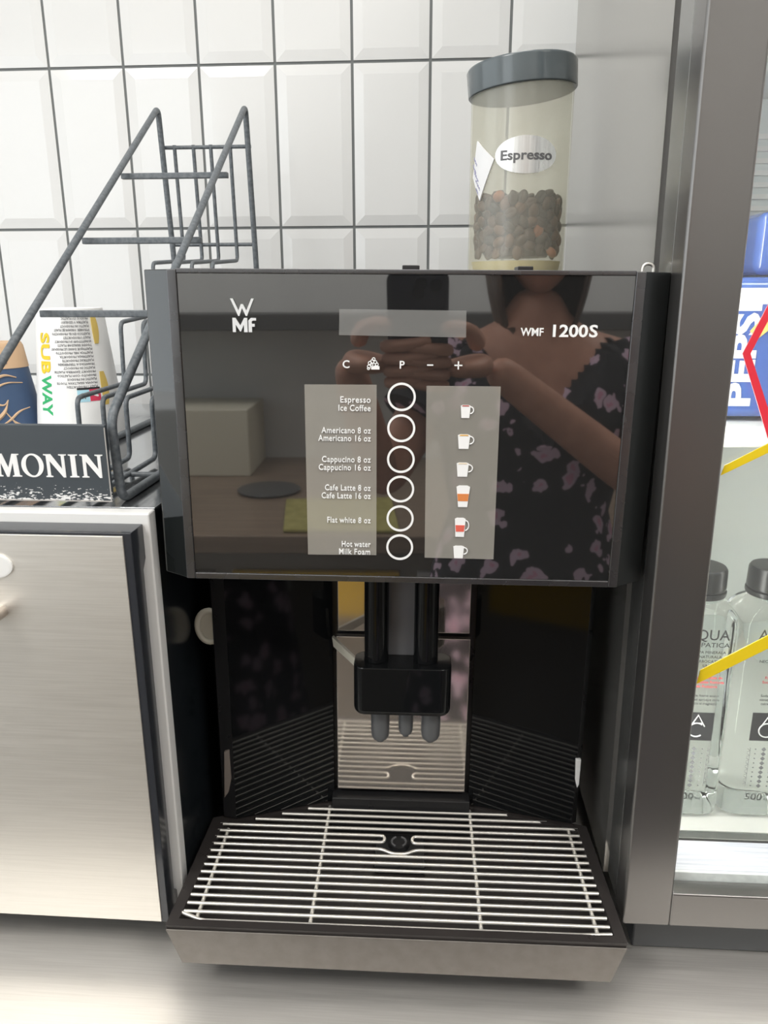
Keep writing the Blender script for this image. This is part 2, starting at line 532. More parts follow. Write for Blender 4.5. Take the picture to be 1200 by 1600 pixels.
# head behind the glass
bm = B(); box(bm, -.147, .147, .004, .031, -.004, .200, .001); mobj('head_body', bm, 'gloss_black')
bm = B()
box(bm, -.1475, -.1415, -.0014, .005, -.0040, .2005, .0005)
box(bm, .1415, .1475, -.0014, .005, -.0040, .2005, .0005)
box(bm, -.1415, .1415, -.0010, .005, -.0042, .0000, .0004)
box(bm, -.1415, .1415, -.0010, .020, .1982, .2010, .0004)
mobj('panel_frame', bm, 'frame_dark')
for s in (-1, 1):
    bm = B()
    prism(bm, [(s * .1475, .0005), (s * .1662, .0125), (s * .1668, .0145), (s * .1668, .032), (s * .1475, .032)], -.0045, .2005, 'z', .0008)
    mobj('side_wing', bm, 'wing')
for x0, x1, y in ((-.001, .0098, .006), (.0715, .0812, .014)):
    bm = B(); box(bm, x0, x1, y, y + .02, .199, .2038, .0006); mobj('hinge_clip', bm, 'satin_black')
# front panel and everything printed on it
bm = B(); box(bm, -.1415, .1415, 0, .005, 0, .198)
panel = mobj('front_panel', bm, 'glass_black', smooth=False)
bm = B(); prism(bm, [(-.0402, .1613), (.0397, .1605), (.0393, .1768), (-.0398, .1772)], -.0004, .0006, 'y')
tag(mobj('display_window', bm, 'display', panel, smooth=False), 'grey blank display window')
bm = B(); prism(bm, [(-.0628, .0148), (-.0160, .0153), (-.0163, .1305), (-.0628, .1302)], -.0004, .0006, 'y')
tag(mobj('drink_panel', bm, 'drink_panel', panel, smooth=False), 'grey panel listing the drinks')
bm = B(); prism(bm, [(.0168, .0142), (.0634, .0140), (.0628, .1303), (.0156, .1302)], -.0004, .0006, 'y')
tag(mobj('drink_panel', bm, 'drink_panel', panel, smooth=False), 'grey panel with the cup pictures')
for z in (.1229, .1026, .0820, .0619, .0416, .0213):
    bm = B()
    n, ro, ri = 48, .0091, .0077
    A = [[bm.verts.new((-.0002 + r * math.cos(2 * PI * k / n), y, z + r * math.sin(2 * PI * k / n))) for k in range(n)] for r, y in ((ro, .0002), (ro, -.0006), (ri, -.0006), (ri, .0002))]
    for a, b in zip(A, A[1:] + A[:1]):
        for k in range(n): bm.faces.new((a[k], a[(k + 1) % n], b[(k + 1) % n], b[k]))
    mobj('touch_ring', bm, 'white_print', panel)
TY = -.0009
def mtext(name, body, size, x, z, m='white_print', **kw):
    return front_text(name, body, size, x, TY, z, m, panel, shift=SH, **kw)
for body, z, w in (('Espresso', .1190, .0195), ('Ice Coffee', .1136, .0208), ('Americano 8 oz', .0990, .0322), ('Americano 16 oz', .0938, .0344),
                   ('Cappucino 8 oz', .0797, .0322), ('Cappucino 16 oz', .0743, .0344), ('Cafe Latte 8 oz', .0605, .0305), ('Cafe Latte 16 oz', .0550, .0328),
                   ('Flat white 8 oz', .0381, .0292), ('Hot water', .0212, .0196), ('Milk Foam', .0158, .0212)):
    mtext('drink_lettering', body, .0056, -.0200, z, align='RIGHT', bold=.00007, width=w, spacing=1.08)
mtext('key_lettering', 'C', .0068, -.0358, .1410, align='CENTER', bold=.0001)
mtext('key_lettering', 'P', .0068, -.0003, .1410, align='CENTER', bold=.0001)
polys_front('key_symbol', [[(-.002, -.0004), (.002, -.0004), (.002, .0004), (-.002, .0004)]], .0176, TY, .1433, 'white_print', panel, shift=SH)
polys_front('key_symbol', [[(-.0025, -.0004), (.0025, -.0004), (.0025, .0004), (-.0025, .0004)], [(-.0004, -.0025), (.0004, -.0025), (.0004, .0025), (-.0004, .0025)]], .0354, TY, .1433, 'white_print', panel, shift=SH)
bm = B()       # steam / foam key: a small cloud of bubbles over a block
prism(bm, [(-.0198, .1402), (-.0145, .1402), (-.0145, .1422), (-.0172, .1428), (-.0198, .1418)], TY - .0003, TY + .0003, 'y')
for dx, dz, r in ((-.0212, .1420, .0010), (-.0205, .1441, .0011), (-.0190, .1452, .0011), (-.0182, .1466, .0009), (-.0172, .1447, .0010), (-.0196, .1432, .0009), (-.0162, .1434, .0009), (-.0215, .1407, .0007)):
    tube(bm, [(dx + r * math.cos(2 * PI * k / 14), TY, dz + r * math.sin(2 * PI * k / 14)) for k in range(14)], .00028, 5, True)
mobj('key_symbol', bm, 'white_print', panel)
# WMF emblem, stacked letters
W_poly = [[(0, 1), (.11, 1), (.33, .52), (.44, .78), (.53, .78), (.66, .52), (.88, 1), (.99, 1), (.68, .30), (.63, .30), (.485, .62), (.36, .30), (.31, .30)]]
M_poly = [[(.08, -.27), (.20, -.27), (.20, .02), (.36, -.24), (.40, -.24), (.52, .02), (.52, -.27), (.66, -.27), (.66, .27), (.54, .27), (.38, -.02), (.20, .27), (.08, .27)]]
F_poly = [[(.70, -.27), (.83, -.27), (.83, -.06), (.94, -.06), (.94, .05), (.83, .05), (.83, .14), (.87, .17), (1.0, .17), (1.0, .27), (.80, .27), (.70, .17)]]
polys_front('emblem', W_poly, -.1083, TY, .1622 + .0058, 'grey_print', panel, shift=SH, sc=.0163 / .99 * .92)
polys_front('emblem', M_poly, -.1087, TY, .1670, 'grey_print', panel, shift=SH, sc=.0163)
polys_front('emblem', F_poly, -.1087, TY, .1670, 'grey_print', panel, shift=SH, sc=.0163)
mtext('model_lettering', 'WMF', .0068, .0735, .1620, bold=.00012, width=.0142)
mtext('model_lettering', '1200', .0103, .0912, .1616, bold=.00022, shear=.0, width=.0215)
mtext('model_lettering', 'S', .0103, .1155, .1616, bold=.00022, shear=.0, width=.0052)
# cup pictograms on the right panel
def cup_icon(x0, x1, z0, z1, kind):
    root = None
    w, h = x1 - x0, z1 - z0
    cw = w * (.72 if kind != 'glass' else .98)
    bm = B()
    tp = .10 if kind != 'glass' else .16
    prism(bm, [(x0 + cw * tp, z0), (x0 + cw * (1 - tp), z0), (x0 + cw, z1 - h * .06), (x0 + cw * .8, z1), (x0 + cw * .2, z1), (x0, z1 - h * .06)], TY - .0002, TY + .0003, 'y')
    if kind != 'glass':
        cx, cz = x0 + cw * .98, z0 + h * .60
        tube(bm, [(cx + w * .24 * math.cos(t), TY, cz + h * .26 * math.sin(t)) for t in [(-PI / 2 + PI * k / 10) for k in range(11)]], .0004, 6)
    ic = mobj('cup_picture', bm, 'white_print', panel)
    return ic
bands = B()
for (x0, x1, z0, z1, kind, colr) in ((.0378, .0466, .1100, .1183, 'cup', (.45, .06, .05)), (.0366, .0476, .0898, .0993, 'cup', (.75, .42, .08)), (.0364, .0474, .0712, .0806, 'cup', (.75, .62, .45)),
                                     (.0368, .0459, .0505, .0652, 'glass', (.72, .25, .08)), (.0364, .0464, .0297, .0430, 'mug', (.75, .14, .10)), (.0360, .0461, .0145, .0233, 'cup', None)):
    cup_icon(x0, x1, z0, z1, kind)
    if colr is None: continue
    key = 'icon_%d_%d' % (int(colr[0] * 100), int(colr[1] * 100))
    if key not in M: M[key] = mat('printed_drink', colr, .35)
    w, h = x1 - x0, z1 - z0
    bm = B()
    if kind == 'cup':
        cw = w * .72
        prism(bm, [(x0 + cw * .12, z1 - h * .10), (x0 + cw * .88, z1 - h * .10), (x0 + cw * .8, z1 - h * .02), (x0 + cw * .2, z1 - h * .02)], TY - .0004, TY, 'y')
    else:
        cw = w * (.98 if kind == 'glass' else .72)
        prism(bm, [(x0 + cw * .13, z0 + h * .28), (x0 + cw * .87, z0 + h * .28), (x0 + cw * .93, z0 + h * .62), (x0 + cw * .07, z0 + h * .62)], TY - .0004, TY, 'y')
    mobj('cup_picture', bm, key, panel)

# recess
bm = B(); prism(bm, [(-.1425, .0765), (-.0590, .1065), (-.0590, .1120), (-.1425, .0850)], -.2590, -.006, 'z'); mobj('recess_side_panel', bm, 'gloss_black', smooth=False)
bm = B(); prism(bm, [(.152, .0850), (.0630, .1065), (.0630, .1120), (.152, .0920)], -.2590, -.006, 'z'); mobj('recess_side_panel', bm, 'gloss_black', smooth=False)
bm = B(); box(bm, -.0555, .0590, .1040, .1100, -.2450, -.0945, .0008); tag(mobj('back_plate', bm, 'steel'), 'polished steel lower back plate')
bm = B(); box(bm, -.0540, .0580, .1040, .1100, -.0895, -.0060, .0008); tag(mobj('back_plate', bm, 'steel'), 'polished steel upper back plate')
bm = B(); box(bm, -.0600, .0635, .0960, .1120, -.300, -.2490, .001); mobj('recess_sill', bm, 'satin_black')
# spout assembly
spout = None
bm = B(); prism(bm, rrect(-.0350, .0398, .0300, .0600, .009), -.1275, -.0855, 'z', 0)
es = [e for e in bm.edges if all(abs(v.co.z + .1275) < 1e-5 for v in e.verts)]
bmesh.ops.bevel(bm, geom=es, offset=.006, segments=4, affect='EDGES', profile=.5)
es = [e for e in bm.edges if all(abs(v.co.z + .0855) < 1e-5 for v in e.verts)]
bmesh.ops.bevel(bm, geom=es, offset=.0012, segments=2, affect='EDGES', profile=.5)
spout = mobj('spout_head', bm, 'gloss_black')
for x in (-.0180, .0200):
    bm = B(); lathe(bm, [(.0094, -.0850), (.0094, -.004)], (x, .046, 0), 28); mobj('spout_pipe', bm, 'gloss_black')
for x, r, z in ((-.0147, .0073, -.157), (.0055, .0058, -.152), (.0252, .0076, -.156)):
    bm = B(); lathe(bm, [(r * .42, z), (r * .46, z + .0022), (r * .80, z + .0028), (r * .95, z + .0052), (r, z + .010), (r * 1.02, -.124)], (x, .046, 0), 24); mobj('nozzle', bm, 'nozzle', spout)
bm = B(); box(bm, -.0120, .0140, .0540, .0570, -.0895, -.006, .0006); tag(mobj('spout_cover_plate', bm, 'grey_plastic'), 'flat grey plate between the spout pipes')
bm = B()
q = [(-.0580, .0960, -.0915), (-.0570, .0960, -.1003), (-.0330, .0560, -.1005), (-.0330, .0560, -.0935)]
v0 = [bm.verts.new(p) for p in q]; v1 = [bm.verts.new((p[0] + .001, p[1] + .003, p[2])) for p in q]
bm.faces.new(v0); bm.faces.new(v1[::-1])
for k in range(4): bm.faces.new((v0[k], v0[(k + 1) % 4], v1[(k + 1) % 4], v1[k]))
tag(mobj('milk_hose', bm, 'cream', smooth=False), 'flat cream milk hose beside the spout')
# cream loop on the left flank
bm = B()
cx, cy, cz = -.1580, .0840, -.0790
tube(bm, [(cx + .0105 * math.cos(2 * PI * k / 24), cy, cz + .0140 * math.sin(2 * PI * k / 24)) for k in range(24)], .0026, 8, True)
lathe_pts = [(cx + .0100 * math.cos(2 * PI * k / 24), cz + .0135 * math.sin(2 * PI * k / 24)) for k in range(24)]
prism(bm, lathe_pts, cy + .0005, cy + .003, 'y')
tag(mobj('side_latch', bm, 'cream'), 'oval cream plastic latch on the left side')

bm = B(); tube(bm, fillet([(.1560, .040, .196), (.1560, .040, .2065), (.1630, .040, .2065), (.1630, .040, .196)], .005, 6), .0011, 8); tag(mobj('lid_catch', bm, 'wire'), 'small bright wire loop at the right end of the top')

bm = B(); prism(bm, [(.1505, -.1935), (.1550, -.1935), (.1550, -.2180), (.1535, -.2215), (.1515, -.2140)], .0825, .0860, 'y', .0006); tag(mobj('glint_chip', bm, 'white_metal'), 'white chip shaped as a light glint at the right of the recess')  # solid chip in place of a bright reflection on the right column
bm = B(); prism(bm, [(-.1500, -.1920), (-.1455, -.1900), (-.1450, -.2180), (-.1480, -.2320), (-.1520, -.2380)], .0755, .0800, 'y', .0006); tag(mobj('glint_chip', bm, 'glint_taupe'), 'taupe chip shaped as a reflection at the left of the recess')  # solid chip in place of a beige reflection on the left column

# drip tray
outer = [(-.1677, -.0430), (.1677, -.0430), (.1645, .0830), (.0655, .1110), (-.0600, .1110), (-.1635, .0780)]
inner = [(-.1597, -.0362), (.1597, -.0362), (.1560, .0780), (.0635, .1050), (-.0585, .1050), (-.1530, .0720)]
low = [(-.1572, -.0425), (.1578, -.0425), (.1570, .0830), (.0655, .1110), (-.0600, .1110), (-.1570, .0780)]
inlow = [(-.1550, -.0330), (.1550, -.0330), (.1520, .0760), (.0625, .1035), (-.0575, .1035), (-.1500, .0710)]
bm = B()
R1 = [bm.verts.new((*p, -.2600)) for p in outer]; R2 = [bm.verts.new((*p, -.2600)) for p in inner]
R3 = [bm.verts.new((*p, -.2850)) for p in inlow]; R4 = [bm.verts.new((*p, -.2930)) for p in low]
for a, b in ((R1, R2), (R2, R3), (R4, R1)):
    for k in range(6): bm.faces.new((a[k], a[(k + 1) % 6], b[(k + 1) % 6], b[k]))
bm.faces.new(R3); bm.faces.new(R4[::-1])
tray = mobj('drip_tray', bm, 'tray_black', smooth=False)
bm = B()
fp = [(-.1672, -.2625), (.1672, -.2632), (.1580, -.2938), (-.1568, -.2922)]
prism(bm, fp, -.0445, -.0432, 'y', .0003, 1)
tag(mobj('tray_front', bm, 'tray_front', tray), 'grey metal front of the drip tray')
bm = B(); box(bm, -.020, .024, .045, .085, -.285, -.276, .002); lathe(bm, [(.0095, -.2765), (.0080, -.2725)], (.0010, .0700, 0), 24)
mobj('drain_plug', bm, 'satin_black', tray)
bm = B()
for a0, a1 in ((.35, 2.6), (3.6, 5.85)):
    tube(bm, [(.0010 + .0062 * math.cos(a0 + PI / 2 * 0 + (a1 - a0) * k / 12 + 1.67), .0700 + .0062 * math.sin(a0 + (a1 - a0) * k / 12 + 1.67), -.2720) for k in range(13)], .0010, 6)
mobj('drain_ring', bm, 'grey_plastic', tray)
# wire grate
bm = B()
GZ, GR = -.2612, .00135
def lims(y):
    l, r = -.1585 + (y + .034) * .03, .1585 - (y + .034) * .02
    if y > .074: l = max(l, -.1425 + (y - .0740) / .031 * .0835 + .001)
    if y > .083: r = min(r, .1520 - (y - .0830) / .022 * .089 - .001)
    return l, r
for k in range(18):
    y = .1045 - .00825 * k
    l, r = lims(y)
    if k == 5:
        yb = y - .00825
        tube(bm, fillet([(l, y, GZ), (-.011, y, GZ), (-.011, yb, GZ), (lims(yb)[0], yb, GZ)], .0042, 6), GR, 8)
        tube(bm, fillet([(r, y, GZ), (.0125, y, GZ), (.0125, yb, GZ), (lims(yb)[1], yb, GZ)], .0042, 6), GR, 8)
    elif k == 6:
        continue
    elif k == 7:
        tube(bm, fillet([(l, y, GZ), (-.0125, y, GZ), (-.0045, y - .0050, GZ), (.0075, y - .0050, GZ), (.0150, y, GZ), (r, y, GZ)], .005, 4), GR, 8)
    elif k == 17:
        tube(bm, fillet([(l - .001, y + .0068, GZ), (l + .016, y, GZ), (r - .022, y, GZ), (r, y + .0015, GZ)], .004, 4), GR, 8)
    else:
        tube(bm, [(l, y, GZ), (r, y, GZ)], GR, 8)
for x, yb in ((-.1478, .068), (-.0625, .1035), (.0640, .1035), (.1488, .080)):
    tube(bm, [(x, -.036, GZ - .0025), (x, yb, GZ - .0025)], .0016, 8)
tag(mobj('drip_grate', bm, 'wire', tray), 'shiny steel wire drip grate')

# ------------------------------------------------------------------ bean jar on the machine
mw = Matrix.Translation(MO) @ MR.to_4x4()
jb = mw @ Vector((.0920, .2000, .1970))
JB = jb.z
jar = thing('bean_jar', 'frosted bean jar with grey lid and oval Espresso badge on the coffee machine', 'jar', jb)
bm = B(); lathe(bm, [(.0300, .0002), (.0345, .003), (.0375, .0165), (.0300, .0168)], (0, 0, 0), 48); obj('jar_base', bm, 'jar_ring', jar)
bm = B(); lathe(bm, [(.0400, .0004), (.0405, .004), (.0410, .152), (.0396, .152), (.0394, .010), (.0392, .004)], (0, 0, 0), 56, False, True)
# open the top: drop the cap
bmesh.ops.delete(bm, geom=[f for f in bm.faces if len(f.verts) > 8], context='FACES')
obj('jar_body', bm, 'jar', jar)
bm = B(); lathe(bm, [(.0425, -.0002), (.0436, .001), (.0440, .0185), (.0428, .0205), (.040, .0208)], (0, 0, 0), 56)
lid = obj('jar_lid', bm, 'jar_lid', jar)
lid.location = (0, 0, .1455); lid.rotation_euler = (0, math.radians(-4.6), 0)
def on_cyl(bm, r, a0, z0):
    """wrap a flat xz figure (u,z) facing -y round a cylinder"""
    for v in bm.verts:
        u, d, z = v.co.x, v.co.y, v.co.z
        a = a0 + u / r
        rr = r - d
        v.co = (rr * math.sin(a), -rr * math.cos(a), z0 + z)
    return bm
def grid_shape(poly_fn, nu, nv, y0, y1):
    bm = B()
    A = [[bm.verts.new((*poly_fn(i / nu, j / nv)[:1], y0, poly_fn(i / nu, j / nv)[1])) for j in range(nv + 1)] for i in range(nu + 1)]
    Bv = [[bm.verts.new((v.co.x, y1, v.co.z)) for v in c] for c in A]
    for i in range(nu):
        for j in range(nv):
            bm.faces.new((A[i][j], A[i + 1][j], A[i + 1][j + 1], A[i][j + 1]))
            bm.faces.new((Bv[i][j], Bv[i][j + 1], Bv[i + 1][j + 1], Bv[i + 1][j]))
    for i in range(nu):
        bm.faces.new((A[i][0], Bv[i][0], Bv[i + 1][0], A[i + 1][0])); bm.faces.new((A[i][nv], A[i + 1][nv], Bv[i + 1][nv], Bv[i][nv]))
    for j in range(nv):
        bm.faces.new((A[0][j], A[0][j + 1], Bv[0][j + 1], Bv[0][j])); bm.faces.new((A[nu][j], Bv[nu][j], Bv[nu][j + 1], A[nu][j + 1]))
    return bm
def oval(s, t):
    x = -1 + 2 * s
    x = math.sin(x * PI / 2) * .9999
    hh = math.sqrt(max(1 - x * x, 1e-4))
    return (.0245 * x, .0137 * hh * (-1 + 2 * t))
bm = grid_shape(oval, 24, 4, -.0012, .0002); on_cyl(bm, .0412, .03, .0945)
bd = obj('badge', bm, 'badge', jar)
bm = text_bm('Espresso', .0098, 'CENTER', bold=.00025, extrude=.0002)
xs_ = [v.co.x for v in bm.verts]; bmesh.ops.scale(bm, verts=bm.verts, vec=(.0400 / (max(xs_) - min(xs_)), 1, 1))
bm.transform(FRONT); bmesh.ops.translate(bm, verts=bm.verts, vec=(0, -.0014, -.0035)); on_cyl(bm, .0412, .03, .0945)
obj('lettering', bm, 'grey_plastic', bd, smooth=False)
qd = [(-.0475, .0815), (-.0370, .0630), (-.0235, .0925), (-.0425, .1080)]
def quad(s, t):
    a = Vector(qd[0]).lerp(Vector(qd[1]), s); b = Vector(qd[3]).lerp(Vector(qd[2]), s)
    return a.lerp(b, t)
bm = grid_shape(quad, 8, 8, -.0008, .0004); on_cyl(bm, .0412, -.02, 0)
stk = obj('paper_sticker', bm, 'paper', jar)
bm = B()
for n_, (u, z, wd) in enumerate(((-.0432, .0965, .009), (-.0440, .0905, .009), (-.0410, .0850, .010), (-.0390, .0790, .010), (-.0400, .0730, .006))):
    pts = []
    for k in range(12):
        t = k / 11
        pts.append((u - wd * .35 + wd * t * .55, -.0010, z - t * wd * .75 + .0011 * math.sin(k * 2.4 + n_)))
    tube(bm, pts, .00022, 4)
on_cyl(bm, .0412, -.02, 0)
obj('handwriting', bm, 'ink', stk)

# coffee beans, each its own object
def bean_mesh(name, L, Wd, H, m):
    bm = B()
    bmesh.ops.create_uvsphere(bm, u_segments=14, v_segments=10, radius=1)
    for v in bm.verts:
        x, y, z = v.co
        if z > -.05:
            groove = .34 * math.exp(-(y / .14) ** 2) * (1 - .3 * abs(x))
            z = z * .62 - groove * max(z, 0)
        v.co = (x * L, y * Wd, z * H)
    me_o = obj(name, bm, m, smooth=True, angle=80)
    return me_o
protos = [bean_mesh('coffee_bean', .0061, .0044, .0033, 'bean'), bean_mesh('coffee_bean', .0057, .0042, .0031, 'bean'), bean_mesh('coffee_bean', .0058, .0043, .0032, 'bean_light')]
used = [False] * 3
placed = []
def put_bean(p, rot, kind):
    if used[kind]:
        o = protos[kind].copy(); COL.objects.link(o)
    else:
        o = protos[kind]; used[kind] = True
    o.location = p; o.rotation_euler = rot
    tag(o, 'brown roasted coffee bean in the heap inside the espresso jar', 'coffee bean', 'coffee beans in the jar')
JC = Vector((jb.x, jb.y, 0))
tries = 0
FILL = .066
spots = []
while tries < 60000 and len(spots) < 290:
    tries += 1
    a = random.uniform(-PI * .62, PI * .62)
    top = random.random() < .22
    if top:
        rr = math.sqrt(random.random()) * .0335
        z = FILL - .003 + .006 * (.5 + .5 * math.sin(a * 3 + rr * 120)) * random.uniform(.5, 1)
        a = random.uniform(-PI, PI)
    else:
        rr = .0338 + random.uniform(-.0008, .0006)
        z = random.uniform(.0225, FILL)
    p = Vector((rr * math.sin(a), -rr * math.cos(a), z))
    if all((p - s[0]).length > .0071 for s in spots):
        spots.append((p, a, top))
for p, a, top in spots:
    k = 2 if random.random() < .09 else random.randint(0, 1)
    face = random.random()
    if top:
        e = Euler((random.uniform(-.7, .7), random.uniform(-.6, .6), random.uniform(0, 6.28)))
    else:
        # flat side (groove) or round side turned to the wall of the jar
        R_ = Matrix.Rotation(a, 3, 'Z') @ Matrix.Rotation(PI / 2 + (0 if face < .6 else PI), 3, 'X') @ Matrix.Rotation(random.uniform(0, 6.28), 3, 'Z') @ Euler((random.uniform(-.35, .35), random.uniform(-.35, .35), 0)).to_matrix()
        e = R_.to_euler()
    put_bean(JC + Vector((p.x, p.y, JB + p.z)), e, k)
# the beans behind those against the wall: one uncountable core
bm = B(); lathe(bm, [(.026, .0200), (.0295, .026), (.0295, FILL - .006), (.022, FILL - .003)], (0, 0, 0), 32)
core = obj('coffee_bean_heap', bm, 'bean'); core.location = (jb.x, jb.y, JB)
tag(core, 'inner mass of roasted coffee beans in the espresso jar', 'coffee beans', kind='stuff')

# ------------------------------------------------------------------ oven at the left
OX = -.198
OT = 1.2405
oven = thing('countertop_oven', 'countertop oven with brushed steel door and white bezel at the left edge', 'oven', (-.40, .73, CZ))
osh = (.40, -.73, -CZ)
def oobj(name, bm, m, parent=None, **kw):
    return obj(name, bm, m, parent or oven, osh, **kw)
bm = B(); box(bm, -.640, OX - .0005, .512, 1.03, .892, OT - .0005, .002); oobj('casing', bm, 'oven_black')
bm = B(); box(bm, -.640, OX - .001, .515, 1.028, OT - .002, OT, .0005); oobj('top_plate', bm, 'oven_top')
bm = B(); box(bm, -.640, OX, .500, .513, .892, OT, .0015); oobj('front_bezel', bm, 'white_metal')
for x in (-.60, -.24):
    for y in (.55, .98):
        bm = B(); lathe(bm, [(.014, CZ), (.016, .893)], (x, y, 0), 18); oobj('foot', bm, 'satin_black')
# door: hollow dark frame deeper at the top, steel panel in front
bm = B()
prism(bm, [(.4780, 1.2330), (.5000, 1.2330), (.5000, 1.2080), (.4945, 1.2010), (.4945, .9300), (.5000, .9240), (.5000, .9120), (.4780, .9120)], -.632, -.2030, 'x', .0006, 1)
door = oobj('oven_door', bm, 'door_frame')
bm = B(); box(bm, -.626, -.2085, .4768, .4785, .9135, 1.2310, .0004); tag(oobj('door_panel', bm, 'steel_door', door), 'brushed steel door panel')
bm = B(); lathe(bm, [(.0088, 0), (.0088, .0015), (.0074, .0022)], (0, 0, 0), 36, sx=1.45)
bm.transform(Matrix.Translation((-.3000, .4768, 1.2085)) @ Matrix.Rotation(PI / 2, 4, 'X'))
tag(oobj('badge', bm, 'white_metal', door), 'oval white badge')
bm = B(); tube(bm, fillet([(-.36, .4768, 1.1745), (-.36, .452, 1.1745), (-.3010, .452, 1.1745), (-.3010, .4768, 1.1745)], .008), .005, 12)
tag(oobj('door_handle', bm, 'steel', door), 'steel bar handle')

# ------------------------------------------------------------------ wire bottle rack on the oven
RX0, RX1 = -.3300, -.2264
rack = thing('bottle_rack', 'empty grey wire bottle rack standing on the oven', 'rack', (-.278, .76, OT))
rsh = (.278, -.76, -OT)
def robj(name, bm, m='rack', parent=None, **kw):
    return obj(name, bm, m, parent or rack, rsh, **kw)
r0 = .0034
for x in (RX0, RX1):
    bm = B()
    pts = fillet([(x, .995, OT + r0), (x, .524, OT + r0), (x, .5185, 1.3040), (x, .972, 1.5945), (x, .9905, 1.4220), (x, .995, OT + r0)], .011, 6)
    tube(bm, pts, r0, 12)
    robj('side_frame', bm)
for y, z in ((.8535, 1.5075), (.7440, 1.4370), (.6480, 1.3735)):
    bm = B(); box(bm, RX0 - .004, RX1 + .006, y - .0032, y + .0032, z - .0055, z + .0002, .0008); robj('cross_bar', bm)
for y, z in ((.983, 1.5535), (.9905, 1.4440), (.597, OT + .0045), (.985, OT + .0045)):
    bm = B(); tube(bm, [(RX0 - .003, y, z), (RX1 + .002, y, z)], .0022, 8); robj('cross_wire', bm)
for x in (-.317, -.294, -.273, -.2495):
    bm = B()
    pts = fillet([(x, .9830, 1.5560), (x, .9900, 1.4250), (x, .8770, 1.4190), (x, .8770, 1.3640), (x, .7720, 1.3590), (x, .7670, 1.2990), (x, .6600, 1.2985), (x, .6580, 1.2460), (x, .5270, 1.2450)], .008, 5)
    tube(bm, pts, .0023, 8)
    robj('shelf_wire', bm)
# MONIN board
sg = B(); box(sg, -.3340, -.2278, .5110, .5143, 1.2455, 1.3005, .001)
def worn_board():
    m = mat('worn_black_board', (.05, .06, .07), .4)
    b = m.node_tree.nodes['Principled BSDF']
    tc = nd(m, 'ShaderNodeTexCoord'); nz = nd(m, 'ShaderNodeTexNoise'); nz.inputs['Scale'].default_value = 620; nz.inputs['Detail'].default_value = 6
    mp = nd(m, 'ShaderNodeMapping'); mp.inputs['Scale'].default_value = (.5, 1, 1.4)
    sp = nd(m, 'ShaderNodeSeparateXYZ'); mr = nd(m, 'ShaderNodeMapRange')
    mr.inputs['From Min'].default_value = .0045; mr.inputs['From Max'].default_value = .024
    mr.inputs['To Min'].default_value = .17; mr.inputs['To Max'].default_value = -.16
    ad = nd(m, 'ShaderNodeMath', operation='ADD'); gt = nd(m, 'ShaderNodeMath', operation='GREATER_THAN'); gt.inputs[1].default_value = .66
    mx = nd(m, 'ShaderNodeMixRGB'); mx.inputs[1].default_value = (.045, .055, .065, 1); mx.inputs[2].default_value = (.74, .74, .74, 1)
    lk(m, tc.outputs['Object'], mp.inputs['Vector']); lk(m, mp.outputs['Vector'], nz.inputs['Vector'])
    lk(m, tc.outputs['Object'], sp.inputs[0]); lk(m, sp.outputs['Z'], mr.inputs['Value'])
    lk(m, nz.outputs['Fac'], ad.inputs[0]); lk(m, mr.outputs['Result'], ad.inputs[1]); lk(m, ad.outputs[0], gt.inputs[0])
    lk(m, gt.outputs[0], mx.inputs['Fac']); lk(m, mx.outputs[0], b.inputs['Base Color'])
    return m
sign = robj('name_board', sg, worn_board())
sign['label'] = 'worn black board with MONIN lettering'
# worn pale rim strips
bm = B(); box(bm, -.3338, -.2280, .5105, .5111, 1.2455, 1.2462); box(bm, -.2287, -.2280, .5105, .5111, 1.2462, 1.2985); robj('worn_edge', bm, 'sign_edge', sign)
# serif capitals drawn as polygons (unit height)
def serif_I(x, w=.15):
    s, t = .09, .07
    return [[(x - s, 0), (x + w + s, 0), (x + w + s, .045), (x + w, t), (x + w, 1 - t), (x + w + s, .955), (x + w + s, 1), (x - s, 1), (x - s, .955), (x, 1 - t), (x, t), (x - s, .045)]]
def letter_N(x, w=.80):
    return [[(x, 0), (x + .24, 0), (x + .24, .045), (x + .155, .07), (x + .155, .78), (x + w - .055, -.01), (x + w - .01, -.01), (x + w - .01, .93), (x + w + .08, .955), (x + w + .08, 1), (x + w - .19, 1), (x + w - .19, .955), (x + w - .085, .93), (x + w - .085, .27), (x + .22, 1), (x - .03, 1), (x - .03, .955), (x + .075, .93), (x + .075, .07), (x, .045)]]
def letter_M(x, w=1.0):
    return [[(x, 0), (x + .25, 0), (x + .25, .045), (x + .17, .07), (x + .22, .76), (x + .47, -.01), (x + .51, -.01), (x + .78, .76), (x + .80, .07), (x + .72, .045), (x + .72, 0), (x + w + .06, 0), (x + w + .06, .045), (x + w - .03, .07), (x + w - .07, .93), (x + w + .02, .955), (x + w + .02, 1), (x + .78, 1), (x + .54, .30), (x + .30, 1), (x + .04, 1), (x + .04, .955), (x + .125, .93), (x + .085, .07), (x, .045)]]
def letter_O(bm, x, y, sc, ox, oz, w=.94):
    n = 40
    cx = x + w / 2
    rings = []
    for (rx, rz, yy) in ((w / 2, .515, y), (w / 2, .515, y - .0006), (w / 2 - .20, .445, y - .0006), (w / 2 - .20, .445, y)):
        rings.append([bm.verts.new((ox + sc * (cx + rx * math.cos(2 * PI * k / n)), yy, oz + sc * (.5 + rz * math.sin(2 * PI * k / n)))) for k in range(n)])
    for a, b in zip(rings, rings[1:] + rings[:1]):
        for k in range(n): bm.faces.new((a[k], a[(k + 1) % n], b[(k + 1) % n], b[k]))
bm = B()
sc = .0165; ox, oz, yy = -.3105, 1.2630, .5111
